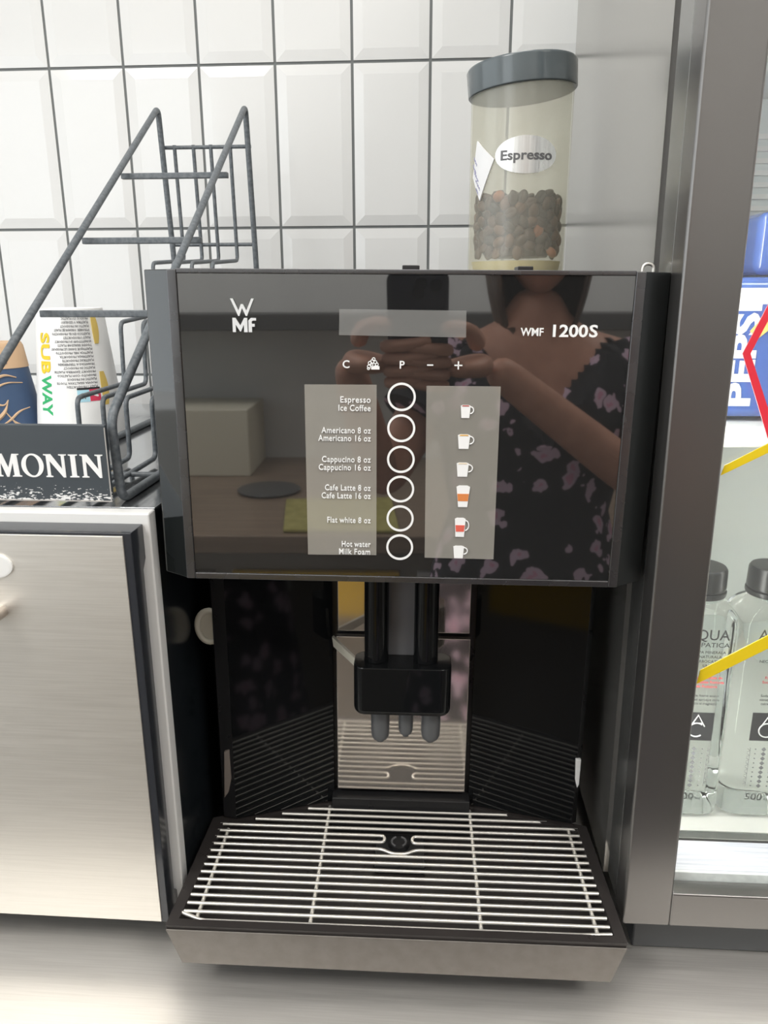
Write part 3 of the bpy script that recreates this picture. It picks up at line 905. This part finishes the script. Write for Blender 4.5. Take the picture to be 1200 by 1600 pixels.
for pl in (letter_M(0), letter_N(2.16), serif_I(3.27), letter_N(3.70)):
    for p in pl:
        for dx, dy_ in ((0, .0006), (.03, .00055), (.055, .0005)): prism(bm, [(ox + (q[0] + dx) * sc * 1.03, oz + q[1] * sc) for q in p], yy - dy_, yy, 'y')
letter_O(bm, 1.13 * 1.045, yy, sc, ox, oz, .98)
robj('lettering', bm, 'white_print', sign, smooth=False)

# ------------------------------------------------------------------ two paper cups, upside down behind the rack
def cone_map(bm, a0, zbot, r_at):
    for v in bm.verts:
        u, d, z = v.co
        r = r_at(zbot + z)
        a = a0 + u / r_at(zbot + .06)
        v.co = ((r - d) * math.sin(a), -(r - d) * math.cos(a), zbot + z)
    return bm
def cup(name, label, loc, H, rb, rt, m):
    t = thing(name, label, 'cup', loc)
    bm = B(); lathe(bm, [(rb + .0012, .0002), (rb + .0028, .0015), (rb + .0012, .0032), (rb, .0036), (rt, H - .004), (rt - .0012, H), (rt - .003, H - .004)], (0, 0, 0), 56, True, True)
    b = obj('cup_body', bm, m, t)
    return t, b, (lambda z: rb + (rt - rb) * z / H)
H1 = .132
c1, body1, ra1 = cup('paper_cup', 'white paper cup with yellow and green SUBWAY lettering standing upside down behind the rack', (-.3810, .800, OT), H1, .0455, .0330, 'cup_white')
AIM = math.atan2(-.3810 - 0, .800)            # turn the print to face the room
def cup_print(name, bm, m, a, z0, ra, parent):
    cone_map(bm, a, z0, ra)
    return obj(name, bm, m, parent, smooth=False)
# brand word runs downwards, letters turned a quarter
for word, m, u, zt in (('SUB', 'cup_yellow', 0, .1085), ('WAY', 'cup_green', 0, .0665)):
    bm = text_bm(word, .0205, 'LEFT', bold=.0006, extrude=.0002)
    xs_ = [v.co.x for v in bm.verts]; bmesh.ops.translate(bm, verts=bm.verts, vec=(-min(xs_), 0, 0))
    bmesh.ops.scale(bm, verts=bm.verts, vec=(.0405 / (max(xs_) - min(xs_)), .88, 1))
    bmesh.ops.subdivide_edges(bm, edges=[e for e in bm.edges if e.calc_length() > .004], cuts=2)
    bm.transform(FRONT @ Matrix.Rotation(-PI / 2, 4, 'Z'))
    bmesh.ops.translate(bm, verts=bm.verts, vec=(-.0400, -.0003, zt))
    cup_print('lettering', bm, m, .45, 0, ra1, body1)
lines = ['PLAST I PRODUKTEN', 'MUOVIA SISALTAVA TUOTE', 'PLASTIC IN PRODUS', 'PRODUTO COM PLASTICO', 'PRODUKT ZAWIERA PLASTIK', 'PLASTIC IN PRODUCT', 'MUANYAG A TERMEKBEN', 'PLASTIKAS PRODUKTE', 'PLASTMASA PRODUKTA', 'PLASTICA NEL PRODOTTO', 'PLASTIQUE DANS LE PRODUIT', 'TOODE SISALDAB PLASTI', 'KUNSTSTOFF IM PRODUKT', 'PLAST I PRODUKTET', 'PLASTICO EN EL PRODUCTO', 'VYROBEK OBSAHUJE PLAST', 'PLASTIC IN PRODUCT', 'PLASTIKA V IZDELKU', 'PRODUS CU PLASTIC', 'PLAST V PRODUKTE']
bm_all = B()
for k, ln in enumerate(lines):
    bm = text_bm(ln, .0032, 'LEFT', bold=.00006, extrude=.0001, res=1)
    bm.transform(FRONT @ Matrix.Rotation(PI, 4, 'Z'))
    bmesh.ops.translate(bm, verts=bm.verts, vec=(.0190, -.0002, .0560 + k * .00375))
    me = bpy.data.meshes.new('t'); bm.to_mesh(me); bm.free(); bm_all.from_mesh(me); bpy.data.meshes.remove(me)
cup_print('small_print', bm_all, 'cup_grey', .45, 0, ra1, body1)
for nm, m, u0, u1, z0, z1 in (('warning_mark', 'cup_cyan', -.0020, .0095, .0395, .0515), ('warning_mark', 'cup_red', -.0140 + .0235, .0205, .0400, .0520), ('warning_caption', 'black_print', -.0020, .0205, .0518, .0538)):
    bm = grid_shape(lambda s, t: (u0 + (u1 - u0) * s, z0 + (z1 - z0) * t), 6, 2, -.0004, .0002)
    cup_print(nm, bm, m, .45, 0, ra1, body1)
bm = B()         # little sea-animal mark on the blue field, hand mark on the red one
for k in range(6):
    t = 2 * PI * k / 6
    prism(bm, [(.0037 + .0008 * math.cos(t) , .0455 + .0008 * math.sin(t)), (.0037 + .0030 * math.cos(t + .25), .0455 + .0034 * math.sin(t + .25)), (.0037 + .0030 * math.cos(t - .25), .0455 + .0034 * math.sin(t - .25))], -.0006, -.0003, 'y')
cup_print('warning_mark', bm, 'cup_grey', .45, 0, ra1, body1)
bm = B(); prism(bm, [(.0115, .0480), (.0135, .0455), (.0175, .0440), (.0185, .0455), (.0150, .0475), (.0130, .0495)], -.0006, -.0003, 'y')
cup_print('warning_mark', bm, 'white_print', .45, 0, ra1, body1)
for zc, hh in ((.112, .030), (.052, .034)):       # yellow leaf shapes at the right flank
    bm = grid_shape(lambda s, t: (.0232 + .0050 * s + .004 * (1 - (2 * t - 1) ** 2) * (s - .2), zc - hh / 2 + hh * t), 3, 8, -.0004, .0002)
    cup_print('printed_leaf', bm, 'pack_yellow', .45, 0, ra1, body1)

H2 = .0965
c2, body2, ra2 = cup('paper_cup', 'navy and kraft paper coffee cup standing upside down at the left edge', (-.4700, .800, OT), H2, .0430, .0290, 'navy')
bm = lathe(B(), [(ra2(H2 * .74) + .0004, H2 * .74), (ra2(H2 - .003) + .0005, H2 - .003), (ra2(H2) - .001, H2 + .0006)], (0, 0, 0), 56, False, True)
obj('kraft_band', bm, 'kraft', body2)
bm = text_bm('Espresso', .0125, 'LEFT', bold=.0001, extrude=.0002)
bm.transform(FRONT @ Matrix.Rotation(PI, 4, 'Z')); bmesh.ops.translate(bm, verts=bm.verts, vec=(.0225, -.0008, .0850))
cup_print('lettering', bm, 'navy', .25, 0, ra2, body2)
bm = B()
def stroke(pts, w0, w1):
    pts = fillet([(p[0], -.0003, p[1]) for p in pts], .02, 7)
    n = len(pts)
    tube(bm, pts, [(w0 + (w1 - w0) * math.sin(PI * k / (n - 1))) for k in range(n)], 5)
stroke([(.034, .062), (.022, .066), (.006, .058), (-.006, .050)], .0006, .0015)
stroke([(.040, .056), (.022, .058), (.008, .050), (.008, .038), (.018, .034), (.022, .040)], .0005, .0014)
stroke([(.022, .040), (.018, .028), (.008, .018), (.000, .012)], .0005, .0022)
stroke([(.008, .030), (.006, .020), (-.004, .014), (-.012, .022)], .0005, .0018)
stroke([(.042, .030), (.030, .028), (.020, .018), (.012, .014)], .0005, .0012)
stroke([(.018, .028), (.026, .014), (.036, .012)], .0005, .0014)
cup_print('scroll_pattern', bm, 'kraft', .10, 0, ra2, body2)

# ------------------------------------------------------------------ glass door drinks fridge at the right
FX = .1490
fridge = thing('drinks_fridge', 'tall dark grey glass door drinks fridge at the right edge', 'fridge', (FX, .72, CZ), (0, -.0075, 0))
fsh = (-FX, -.72, -CZ)
def fobj(name, bm, m, parent=None, **kw):
    return obj(name, bm, m, parent or fridge, fsh, **kw)
FT, FW = 1.90, .46
X1 = FX + FW
# hollow cabinet
bm = B()
box(bm, FX + .002, FX + .024, .564, .955, .905, FT)
fobj('side_wall', bm, 'fridge_side')
bm = B(); box(bm, X1 - .024, X1 - .002, .564, .955, .905, FT); fobj('side_wall', bm, 'fridge_side')
bm = B(); box(bm, FX + .024, X1 - .024, .93, .955, .905, FT); fobj('rear_wall', bm, 'fridge_back')
bm = B(); box(bm, FX + .024, X1 - .024, .564, .93, FT - .03, FT); fobj('roof', bm, 'fridge_in')
bm = B(); box(bm, FX + .024, X1 - .024, .590, .93, .9170, .9300); fobj('cabinet_floor', bm, 'shelf_white')
bm = B(); box(bm, FX + .0245, FX + .030, .600, .93, .9265, FT - .03); box(bm, X1 - .030, X1 - .0245, .600, .93, .9265, FT - .03); fobj('liner', bm, 'fridge_in')
bm = B(); box(bm, FX + .024, X1 - .024, .580, .5895, .9060, .9298, .0005); fobj('front_sill', bm, 'fridge_edge')
bm = B(); box(bm, FX + .0165, X1 - .002, .5150, .93, CZ, .9050, .002); fobj('base', bm, 'base_grey')
bm = B(); box(bm, FX + .006, X1 - .006, .5455, .5640, .925, FT); 
bmesh.ops.delete(bm, geom=bm.faces[:], context='FACES'); bm.free()
bm = B()
for a in ((FX + .006, FX + .022, .925, FT), (X1 - .022, X1 - .006, .925, FT), (FX + .022, X1 - .022, .925, .941), (FX + .022, X1 - .022, FT - .016, FT)):
    box(bm, a[0], a[1], .5455, .5640, a[2], a[3])
fobj('door_gasket', bm, 'gasket')
# door: frame of four bars
DZ0 = .9205
bm = B()
box(bm, FX, FX + .0360, .4900, .5150, DZ0, FT, .0022)
box(bm, X1 - .038, X1, .4900, .5150, DZ0, FT, .0022)
box(bm, FX + .0352, X1 - .0352, .4901, .5055, DZ0 + .0003, .9508, .0015)
box(bm, FX + .0352, X1 - .0352, .4901, .5150, FT - .04, FT, .0015)
fd = fobj('fridge_door', bm, 'fridge')
bm = B()
box(bm, FX + .0005, FX + .034, .5150, .5450, DZ0 + .001, FT, .001); box(bm, X1 - .034, X1 - .0005, .5150, .5450, DZ0 + .001, FT, .001)
fobj('side_profile', bm, 'fridge_edge', fd)
bm = B(); box(bm, FX + .034, X1 - .034, .5150, .5450, DZ0 + .001, .9480, .001)
box(bm, FX + .034, X1 - .034, .5090, .5430, .9480, .9570, .0008); fobj('door_rail', bm, 'alu', fd)
bm = B(); box(bm, FX + .034, X1 - .034, .5060, .5088, .9440, .9572, .0004); fobj('glass_spacer', bm, 'frosted_white', fd)
bm = B(); box(bm, FX + .0375, X1 - .0375, .4965, .5005, .9505, FT - .039); pane = fobj('glass_pane', bm, 'pane', fd, smooth=False)
def decal(name, quad_, m, lab=None):
    bm = B(); prism(bm, quad_, .4957, .4965, 'y')
    o = fobj(name, bm, m, pane, smooth=False)
    if lab: o['label'] = lab
decal('tape_stripe', [(.1865, 1.1240), (.1880, 1.1345), (.3400, 1.2330), (.3400, 1.2200)], 'yellow', 'yellow stripe low on the glass')
decal('tape_stripe', [(.1868, 1.2735), (.1885, 1.2800), (.3400, 1.3660), (.3400, 1.3560)], 'yellow', 'yellow stripe at mid height on the glass')
decal('tape_stripe', [(.1915, 1.3505), (.1962, 1.3505), (.2600, 1.5050), (.2555, 1.5100)], 'red', 'red stripe rising to the right')
decal('tape_stripe', [(.1915, 1.3505), (.1962, 1.3505), (.2400, 1.2500), (.2355, 1.2430)], 'red', 'red stripe falling to the right')
# inner shelf and lamp
bm = B(); box(bm, FX + .031, X1 - .031, .605, .925, 1.2700, 1.2865, .002); fobj('shelf', bm, 'shelf_white')
bm = B(); box(bm, FX + .031, X1 - .031, .605, .925, 1.5800, 1.5900, .002); fobj('shelf', bm, 'shelf_white')
bm = B()
for k in range(7): box(bm, FX + .05, X1 - .05, .9255, .9300, 1.47 + k * .012, 1.475 + k * .012)
fobj('vent_grille', bm, 'shelf_white')
bm = B(); box(bm, FX + .040, FX + .046, .567, .575, .97, FT - .05); l1 = fobj('lamp_strip', bm, 'led')
bm = B(); box(bm, X1 - .046, X1 - .040, .567, .575, .97, FT - .05); fobj('lamp_strip', bm, 'led')

# bottles of water on the fridge floor
def superellipse_ring(bm, rx, z, n=36, p=4.0, cx=0, cy=0):
    out = []
    for k in range(n):
        t = 2 * PI * k / n
        c, s = math.cos(t), math.sin(t)
        d = (abs(c) ** p + abs(s) ** p) ** (-1 / p)
        out.append(bm.verts.new((cx + rx * d * c, cy + rx * d * s, z)))
    return out
def make_bottle():
    t = thing('water_bottle', '', 'water bottle')
    bm = B()
    prof = [(.024, .001, 4), (.0285, .004, 5), (.0293, .012, 5), (.0293, .186, 5), (.0283, .192, 4), (.0245, .1985, 3), (.0195, .2030, 2.2), (.0180, .206, 2), (.0175, .212, 2)]
    rings = [superellipse_ring(bm, r, z, 36, p) for r, z, p in prof]
    for A, C in zip(rings, rings[1:]):
        for k in range(36): bm.faces.new((A[k], A[(k + 1) % 36], C[(k + 1) % 36], C[k]))
    bm.faces.new(rings[0][::-1]); bm.faces.new(rings[-1])
    body = obj('bottle_body', bm, 'pet', t, angle=50)
    bm = B(); lathe(bm, [(.0205, .2065), (.0210, .208), (.0210, .2105), (.0195, .2115)], (0, 0, 0), 36); obj('neck_ring', bm, 'cap_black', t)
    bm = B(); lathe(bm, [(.0200, .2120), (.0204, .2135), (.0200, .2290), (.0185, .2312), (.012, .2318)], (0, 0, 0), 36); obj('cap', bm, 'cap_black', t)
    y = -.0297
    def tx(nm, body_, size, x, z, m='black_print', **kw):
        front_text(nm, body_, size, x, y, z, m, body, align='CENTER', extrude=.0001, **kw)
    tx('lettering', 'AQUA', .0135, 0, .1755, width=.036)
    tx('lettering', 'CARPATICA', .0058, 0, .1690, width=.037)
    for k, s in enumerate(('APA MINERALA', 'NATURALA', 'NECARBOGAZIFICATA', 'UNICA')): tx('lettering', s, .0036, .004, .1630 - k * .0042)
    for k, s in enumerate(('Recomandata de', 'Societatea Romana', 'de Pediatrie')): tx('lettering', s, .0036, .004, .1395 - k * .0042, 'red')
    for k, s in enumerate(('Sodiu foarte scazut', 'nitrati aproape zero', 'calciu si magneziu')): tx('lettering', s, .0032, .003, .1225 - k * .0038)
    bm = B(); prism(bm, [(-.0135, .0800), (.0135, .0800), (.0135, .1070), (-.0135, .1070)], y - .0001, y + .0006, 'y'); sq = obj('label_square', bm, 'black_print', body, smooth=False)
    bm = B()
    tube(bm, [(-.0055, y - .0004, .0940), (.0000, y - .0004, .1048), (.0062, y - .0004, .0940)], .0006, 5)
    tube(bm, [(-.0032, y - .0004, .0970), (.0040, y - .0004, .0970)], .0005, 5)
    tube(bm, [(-.0003 + .0066 * math.cos(a), y - .0004, .0905 + .0066 * math.sin(a)) for a in [math.radians(50 + 260 * k / 20) for k in range(21)]], .0006, 5)
    obj('emblem', bm, 'white_print', sq)
    bm = B()
    for k in range(9):
        z = .0715 - k * .0046
        for dx, s_ in ((0, .0021), (-.007, .0008), (.007, .0008)):
            prism(bm, [(dx - s_, z), (dx, z - s_), (dx + s_, z), (dx, z + s_)], y - .0001, y + .0002, 'y')
    for sx_ in (-1, 1):
        tube(bm, [(sx_ * .0115, y, .073), (sx_ * .0115, y, .034)], .0002, 4)
        for k in range(8):
            z = .070 - k * .0046
            tube(bm, [(sx_ * .0115, y, z), (sx_ * .0140, y, z + .0018)], .0002, 4); tube(bm, [(sx_ * .0115, y, z), (sx_ * .0140, y, z - .0018)], .0002, 4)
    obj('folk_pattern', bm, 'cup_grey', body)
    tx('lettering', '500', .0095, -.003, .0200, width=.0145)
    tx('lettering', 'ml', .0048, .0085, .0200)
    return t
def dup(root, loc, label):
    r = root.copy(); COL.objects.link(r); r.location = loc; r['label'] = label
    for ch in list(root.children):
        c = ch.copy(); COL.objects.link(c); c.parent = r
        for g_ in ch.children:
            d = g_.copy(); COL.objects.link(d); d.parent = c
            for h_ in g_.children:
                e = h_.copy(); COL.objects.link(e); e.parent = d
    return r
bt = make_bottle()
bt['group'] = 'water bottles in the fridge'
BZ = .9312
BY = .635
bt.location = (.2300, BY, BZ)
bt['label'] = 'clear water bottle with black cap nearest the fridge door frame'
dup(bt, (.2900, BY + .002, BZ + .0004), 'clear water bottle with black cap, cut off by the right edge of the photo')

# shrink wrapped drink packs on the shelf
pk = thing('drink_pack', 'blue and white shrink wrapped PEPSI pack lying on the fridge shelf', 'drink pack', (.30, .72, 1.29))
bm = B(); box(bm, -.079, .22, -.095, .10, .0005, .108, .008, 3); pb = obj('wrapped_body', bm, 'pack_blue', pk)
bm = B(); box(bm, -.072, .212, -.0958, -.0945, .088, .100); obj('wrap_band', bm, 'pack_white', pb)
bm = text_bm('PEPSI', .0255, 'LEFT', bold=.0009, extrude=.0002)
xs_ = [v.co.x for v in bm.verts]; bmesh.ops.scale(bm, verts=bm.verts, vec=(.0790 / (max(xs_) - min(xs_)), 1.0, 1))
bm.transform(Matrix.Translation((-.0540, -.0957, .009)) @ FRONT @ Matrix.Rotation(PI / 2, 4, 'Z'))
obj('lettering', bm, 'pack_white', pb, smooth=False)
bm = B(); prism(bm, [(-.060, .068), (-.046, .086), (.010, .098), (.010, .086), (-.038, .076), (-.054, .062)], -.0966, -.0955, 'y'); obj('printed_swoosh', bm, 'pack_yellow', pb, smooth=False)
pk2 = thing('drink_pack', 'blue drink pack lying on top of the PEPSI pack', 'drink pack', (.31, .725, 1.3985))
bm = B(); box(bm, -.066, .21, -.085, .09, .0005, .048, .008, 3); pb2 = obj('wrapped_body', bm, 'pack_blue', pk2)
bm = B()
for dz in (.012, .026): prism(bm, [(-.055, dz), (-.02, dz + .008), (.06, dz + .010), (.06, dz + .013), (-.02, dz + .0115), (-.055, dz + .003)], -.0858, -.0848, 'y')
obj('printed_swoosh', bm, 'pack_white', pb2, smooth=False)

# ------------------------------------------------------------------ the room behind the photographer (seen in the glossy panel)
bm = B(); box(bm, -.88, 1.6, -1.40, -.56, .86, .90, .003); tag(obj('back_worktop', bm, 'table_brown'), 'brown worktop along the wall facing the coffee machine', 'worktop')
bm = B(); box(bm, -.80, 1.55, -1.36, -.66, 0, .86); bc = tag(obj('back_cabinet', bm, 'beige'), 'beige cabinet under the brown worktop', 'cabinet')
for x0, x1, m in ((-.40, -.02, 'yellow_front'), (.02, .62, 'white_metal'), (-.78, -.44, 'beige')):
    bm = B(); box(bm, x0, x1, -.659, -.640, .585, .79, .003); d_ = obj('drawer_front', bm, m, bc)
bm = B(); box(bm, -.82, -.44, -1.38, -1.12, .90, 1.09, .004); tag(obj('carton', bm, 'box_cream'), 'cream carton standing on the brown worktop', 'box')
bm = B(); prism(bm, [(-.30, -.84), (-.04, -.86), (-.02, -.575), (-.27, -.58)], .9005, .909, 'z', .003); tag(obj('folded_cloth', bm, 'olive'), 'folded olive cloth on the brown worktop', 'cloth')
bm = B(); lathe(bm, [(.075, .9005), (.082, .906), (.078, .909), (.02, .907)], (-.36, -.95, 0), 36); tag(obj('plate', bm, 'shelf_dark'), 'dark round plate on the brown worktop', 'plate')
bm = B(); box(bm, -.90, 1.5, -1.40, -1.15, 1.30, 1.345, .003); tag(obj('wall_shelf', bm, 'shelf_dark'), 'dark shelf on the wall above the brown worktop', 'shelf')
bm = B(); lathe(bm, [(.040, .9005), (.042, .91), (.042, 1.10), (.016, 1.15), (.016, 1.20)], (-.60, -.78, 0), 30); tag(obj('dark_bottle', bm, 'gloss_black'), 'black bottle on the brown worktop in front of the carton', 'bottle')

# ------------------------------------------------------------------ the photographer, seen only as a reflection
def skin_mesh(verts, edges, radii, sub=2):
    me = bpy.data.meshes.new('s')
    me.from_pydata([tuple(v) for v in verts], edges, [])
    o = bpy.data.objects.new('s', me); COL.objects.link(o)
    sk = o.modifiers.new('skin', 'SKIN')
    sk.use_smooth_shade = True
    for i, r in enumerate(radii):
        me.skin_vertices[0].data[i].radius = r if isinstance(r, tuple) else (r, r)
    me.skin_vertices[0].data[0].use_root = True
    ss = o.modifiers.new('sub', 'SUBSURF'); ss.levels = sub; ss.render_levels = sub
    dg = bpy.context.evaluated_depsgraph_get()
    res = bpy.data.meshes.new_from_object(o.evaluated_get(dg))
    bpy.data.objects.remove(o)
    bm = bmesh.new(); bm.from_mesh(res); bpy.data.meshes.remove(res)
    return bm
def merge(dst, src):
    me = bpy.data.meshes.new('t'); src.to_mesh(me); src.free(); dst.from_mesh(me); bpy.data.meshes.remove(me)
PXc, PYc = .205, -.330
person = thing('person', 'person in a black floral dress photographing the machine, seen as its reflection', 'person', (PXc, PYc, 0))
PHR = Matrix.Rotation(YAW, 3, 'Z') @ Matrix.Rotation(-PITCH, 3, 'X')
def PH(p): return PHR @ Vector(p) + Vector((0, 0, CAM_Z)) - Vector((PXc, PYc, 0))
V_, E_, R_ = [], [], []
def add(p, r, link=None):
    V_.append(Vector(p)); R_.append(r)
    if link is not None: E_.append((link, len(V_) - 1))
    return len(V_) - 1
pel = add((0, 0, .86), (.150, .105))
wai = add((0, .005, 1.02), (.118, .085), pel)
che = add((0, .012, 1.17), (.138, .100), wai)
upc = add((0, 0, 1.275), (.128, .080), che)
nek = add((0, -.005, 1.345), .052, upc)
nk2 = add((0, .008, 1.405), .048, nek)
for s in (-1, 1):
    sh = add((s * .150, -.005, 1.275), .050, upc)
    if s > 0: el, wr = (.190, .130, 1.075), PH((.095, -.052, -.110))
    else: el, wr = (-.255, .080, 1.085), PH((-.100, -.052, -.105))
    e_ = add(el, .036, sh); mid = Vector(el).lerp(Vector(wr), .35); m_ = add(mid, .035, e_); w_ = add(wr, .024, m_)
    hp = add((s * .085, 0, .80), .088, pel); kn = add((s * .088, .015, .45), .055, hp); cf = add((s * .088, -.005, .30), .052, kn); an = add((s * .088, -.012, .085), .034, cf)
    ft = add((s * .095, .09, .040), .034, an); add((s * .098, .155, .028), .024, ft)
body = skin_mesh(V_, E_, R_)
# head
hd = B(); bmesh.ops.create_uvsphere(hd, u_segments=32, v_segments=24, radius=1)
for v in hd.verts:
    x, y, z = v.co
    w = 1.0 - (.30 * max(0, -z) ** 1.3)
    yy = y * .093
    if y > 0:
        yy *= 1 - .10 * max(0, -z)
        yy += .020 * math.exp(-((x / .16) ** 2 + ((z + .12) / .20) ** 2))          # nose
        yy -= .007 * sum(math.exp(-(((x - sx_ * .38) / .17) ** 2 + ((z - .06) / .13) ** 2)) for sx_ in (-1, 1))
        yy += .005 * math.exp(-((x / .22) ** 2 + ((z + .45) / .09) ** 2))           # lips
        yy += .006 * math.exp(-((x / .22) ** 2 + ((z + .80) / .16) ** 2))           # chin
    v.co = (x * .073 * w, yy + .012, z * .110 + 1.500)
for s in (-1, 1):                                                                    # ears
    er = B(); bmesh.ops.create_uvsphere(er, u_segments=12, v_segments=8, radius=1)
    for v in er.verts: v.co = (s * .073 + v.co.x * .008, v.co.y * .016 + .002, v.co.z * .030 + 1.495)
    merge(hd, er)
merge(body, hd)
def hand(wr, direction, side, curl):
    """palm and five fingers as short skinned chains; side vector points towards the thumb"""
    d = direction.normalized(); sd = side.normalized(); nn = d.cross(sd)
    out = skin_mesh([wr, wr + d * .035, wr + d * .075], [(0, 1), (1, 2)], [.021, (.036, .016), (.034, .013)], 2)
    for k, (off, ln) in enumerate(((.026, .070), (.009, .078), (-.008, .072), (-.024, .056))):
        b0 = wr + d * .066 + sd * off
        p, pts, dd = b0, [b0], d.copy()
        for q_, f_ in enumerate((.45, .32, .26)):
            dd = (Matrix.Rotation(curl, 3, sd) @ dd).normalized()
            p = p + dd * ln * f_; pts.append(p)
        merge(out, skin_mesh(pts, [(0, 1), (1, 2), (2, 3)], [.0098, .0090, .0084, .0070], 1))
    t0 = wr + d * .022 + sd * .024
    t1 = t0 + (sd * .8 + d * .6).normalized() * .034; t2 = t1 + (d + sd * .25).normalized() * .028; t3 = t2 + d * .022
    merge(out, skin_mesh([t0, t1, t2, t3], [(0, 1), (1, 2), (2, 3)], [.0140, .0112, .0100, .0080], 1))
    return out
merge(body, hand(PH((.095, -.052, -.110)), PHR @ Vector((-.75, .60, .12)), PHR @ Vector((.1, 0, 1)), .33))
merge(body, hand(PH((-.100, -.052, -.105)), PHR @ Vector((.75, .60, .12)), PHR @ Vector((-.1, 0, 1)), -.33))
bobj = obj('body', body, 'skin', person, angle=180)
for s in (-1, 1):
    bm = B(); lathe(bm, [(.0001, -.010), (.006, -.008), (.0095, -.003), (.010, 0), (.0095, .003), (.006, .008), (.0001, .010)], (s * .028, .090, 1.507), 16); eo = obj('eye', bm, 'eye', person)
    bm = B(); lathe(bm, [(.0001, -.002), (.0042, -.001), (.0042, .001), (.0001, .002)], (0, 0, 0), 16); bm.transform(Matrix.Translation((s * .028, .1005, 1.507)) @ Matrix.Rotation(PI / 2, 4, 'X')); obj('iris', bm, 'iris', eo)
bm = B(); tube(bm, [(-.022, .088, 1.4520), (-.010, .098, 1.4545), (0, .1005, 1.4530), (.010, .098, 1.4545), (.022, .088, 1.4520)], [.002, .005, .0055, .005, .002], 8); obj('lips', bm, 'lipstick', person)
bm = B(); bmesh.ops.create_uvsphere(bm, u_segments=32, v_segments=24, radius=1)
for v in bm.verts:
    x, y, z = v.co
    k = 1.14
    v.co = (x * .073 * k, y * .095 * k - .004, z * .112 * k + 1.506)
    if z < -.1: v.co.z -= (-.1 - z) * .13; v.co.x *= 1.12
bmesh.ops.delete(bm, geom=[v for v in bm.verts if v.co.y > .052 - max(0, (v.co.z - 1.54)) * .55 + .0 and v.co.z < 1.585], context='VERTS')
hair = obj('hair', bm, 'hair', person); so = hair.modifiers.new('thick', 'SOLIDIFY'); so.thickness = .006
# dress: rings from knee to shoulder with a V neck, short sleeves
bm = B()
rows = [(.46, .235, .200), (.62, .215, .180), (.80, .190, .150), (.92, .168, .128), (1.03, .138, .108), (1.12, .155, .128), (1.19, .168, .140), (1.25, .172, .122), (1.300, .160, .092), (1.322, .120, .070)]
n = 96
rings = []
fine = []
for (a, b) in zip(rows, rows[1:]):
    m_n = max(2, int((b[0] - a[0]) / .012))
    fine += [tuple(a[q_] + (b[q_] - a[q_]) * t_ / m_n for q_ in range(3)) for t_ in range(m_n)]
rows = fine + [rows[-1]]
for z, rx, ry in rows:
    rings.append([bm.verts.new((rx * math.cos(2 * PI * k / n), ry * math.sin(2 * PI * k / n) * (1 + .03 * math.sin(10 * 2 * PI * k / n) * (z < .95)) + .008, z)) for k in range(n)])
for A, C in zip(rings, rings[1:]):
    for k in range(n): bm.faces.new((A[k], A[(k + 1) % n], C[(k + 1) % n], C[k]))
for v in bm.verts:
    if v.co.y > .02 and v.co.z > 1.165: v.co.y -= .055 * min(1, max(0, ((v.co.z - 1.165) * .70 - abs(v.co.x)) / .012))
dress = obj('dress', bm, 'floral', person); so = dress.modifiers.new('thick', 'SOLIDIFY'); so.thickness = .003
for s, el in ((1, (.190, .130, 1.075)), (-1, (-.245, .120, 1.085))):
    a = Vector((s * .128, -.005, 1.292)); b = Vector((s * .158, 0, 1.270)).lerp(Vector(el), .42)
    bm = B(); tube(bm, [a, a.lerp(b, .3), a.lerp(b, .7), b], [.056, .064, .062, .068], 20)
    sl = obj('sleeve', bm, 'floral', person)
# phone in her hands
ph = thing('smartphone', 'dark smartphone held upright by the person in the floral dress', 'phone', (0, 0, CAM_Z), (-PITCH, 0, YAW))
bm = B(); prism(bm, rrect(-.0400, .0380, -.128, .024, .010), -.0175, -.0095, 'y', .0012)
phb = obj('phone_body', bm, 'phone', ph)
bm = B(); prism(bm, rrect(-.0060, .0340, -.020, .0205, .009), -.0096, -.0070, 'y', .0006); bump = obj('camera_island', bm, 'phone', ph)
for x, z in ((.0000, .0000), (.0220, .0095), (.0030, -.0150 + .026)):
    bm = B(); lathe(bm, [(.0075, 0), (.0075, .0022), (.0062, .0024)], (0, 0, 0), 28); bm.transform(Matrix.Translation((x, -.0071, z)) @ Matrix.Rotation(-PI / 2, 4, 'X')); obj('lens', bm, 'lens', bump)
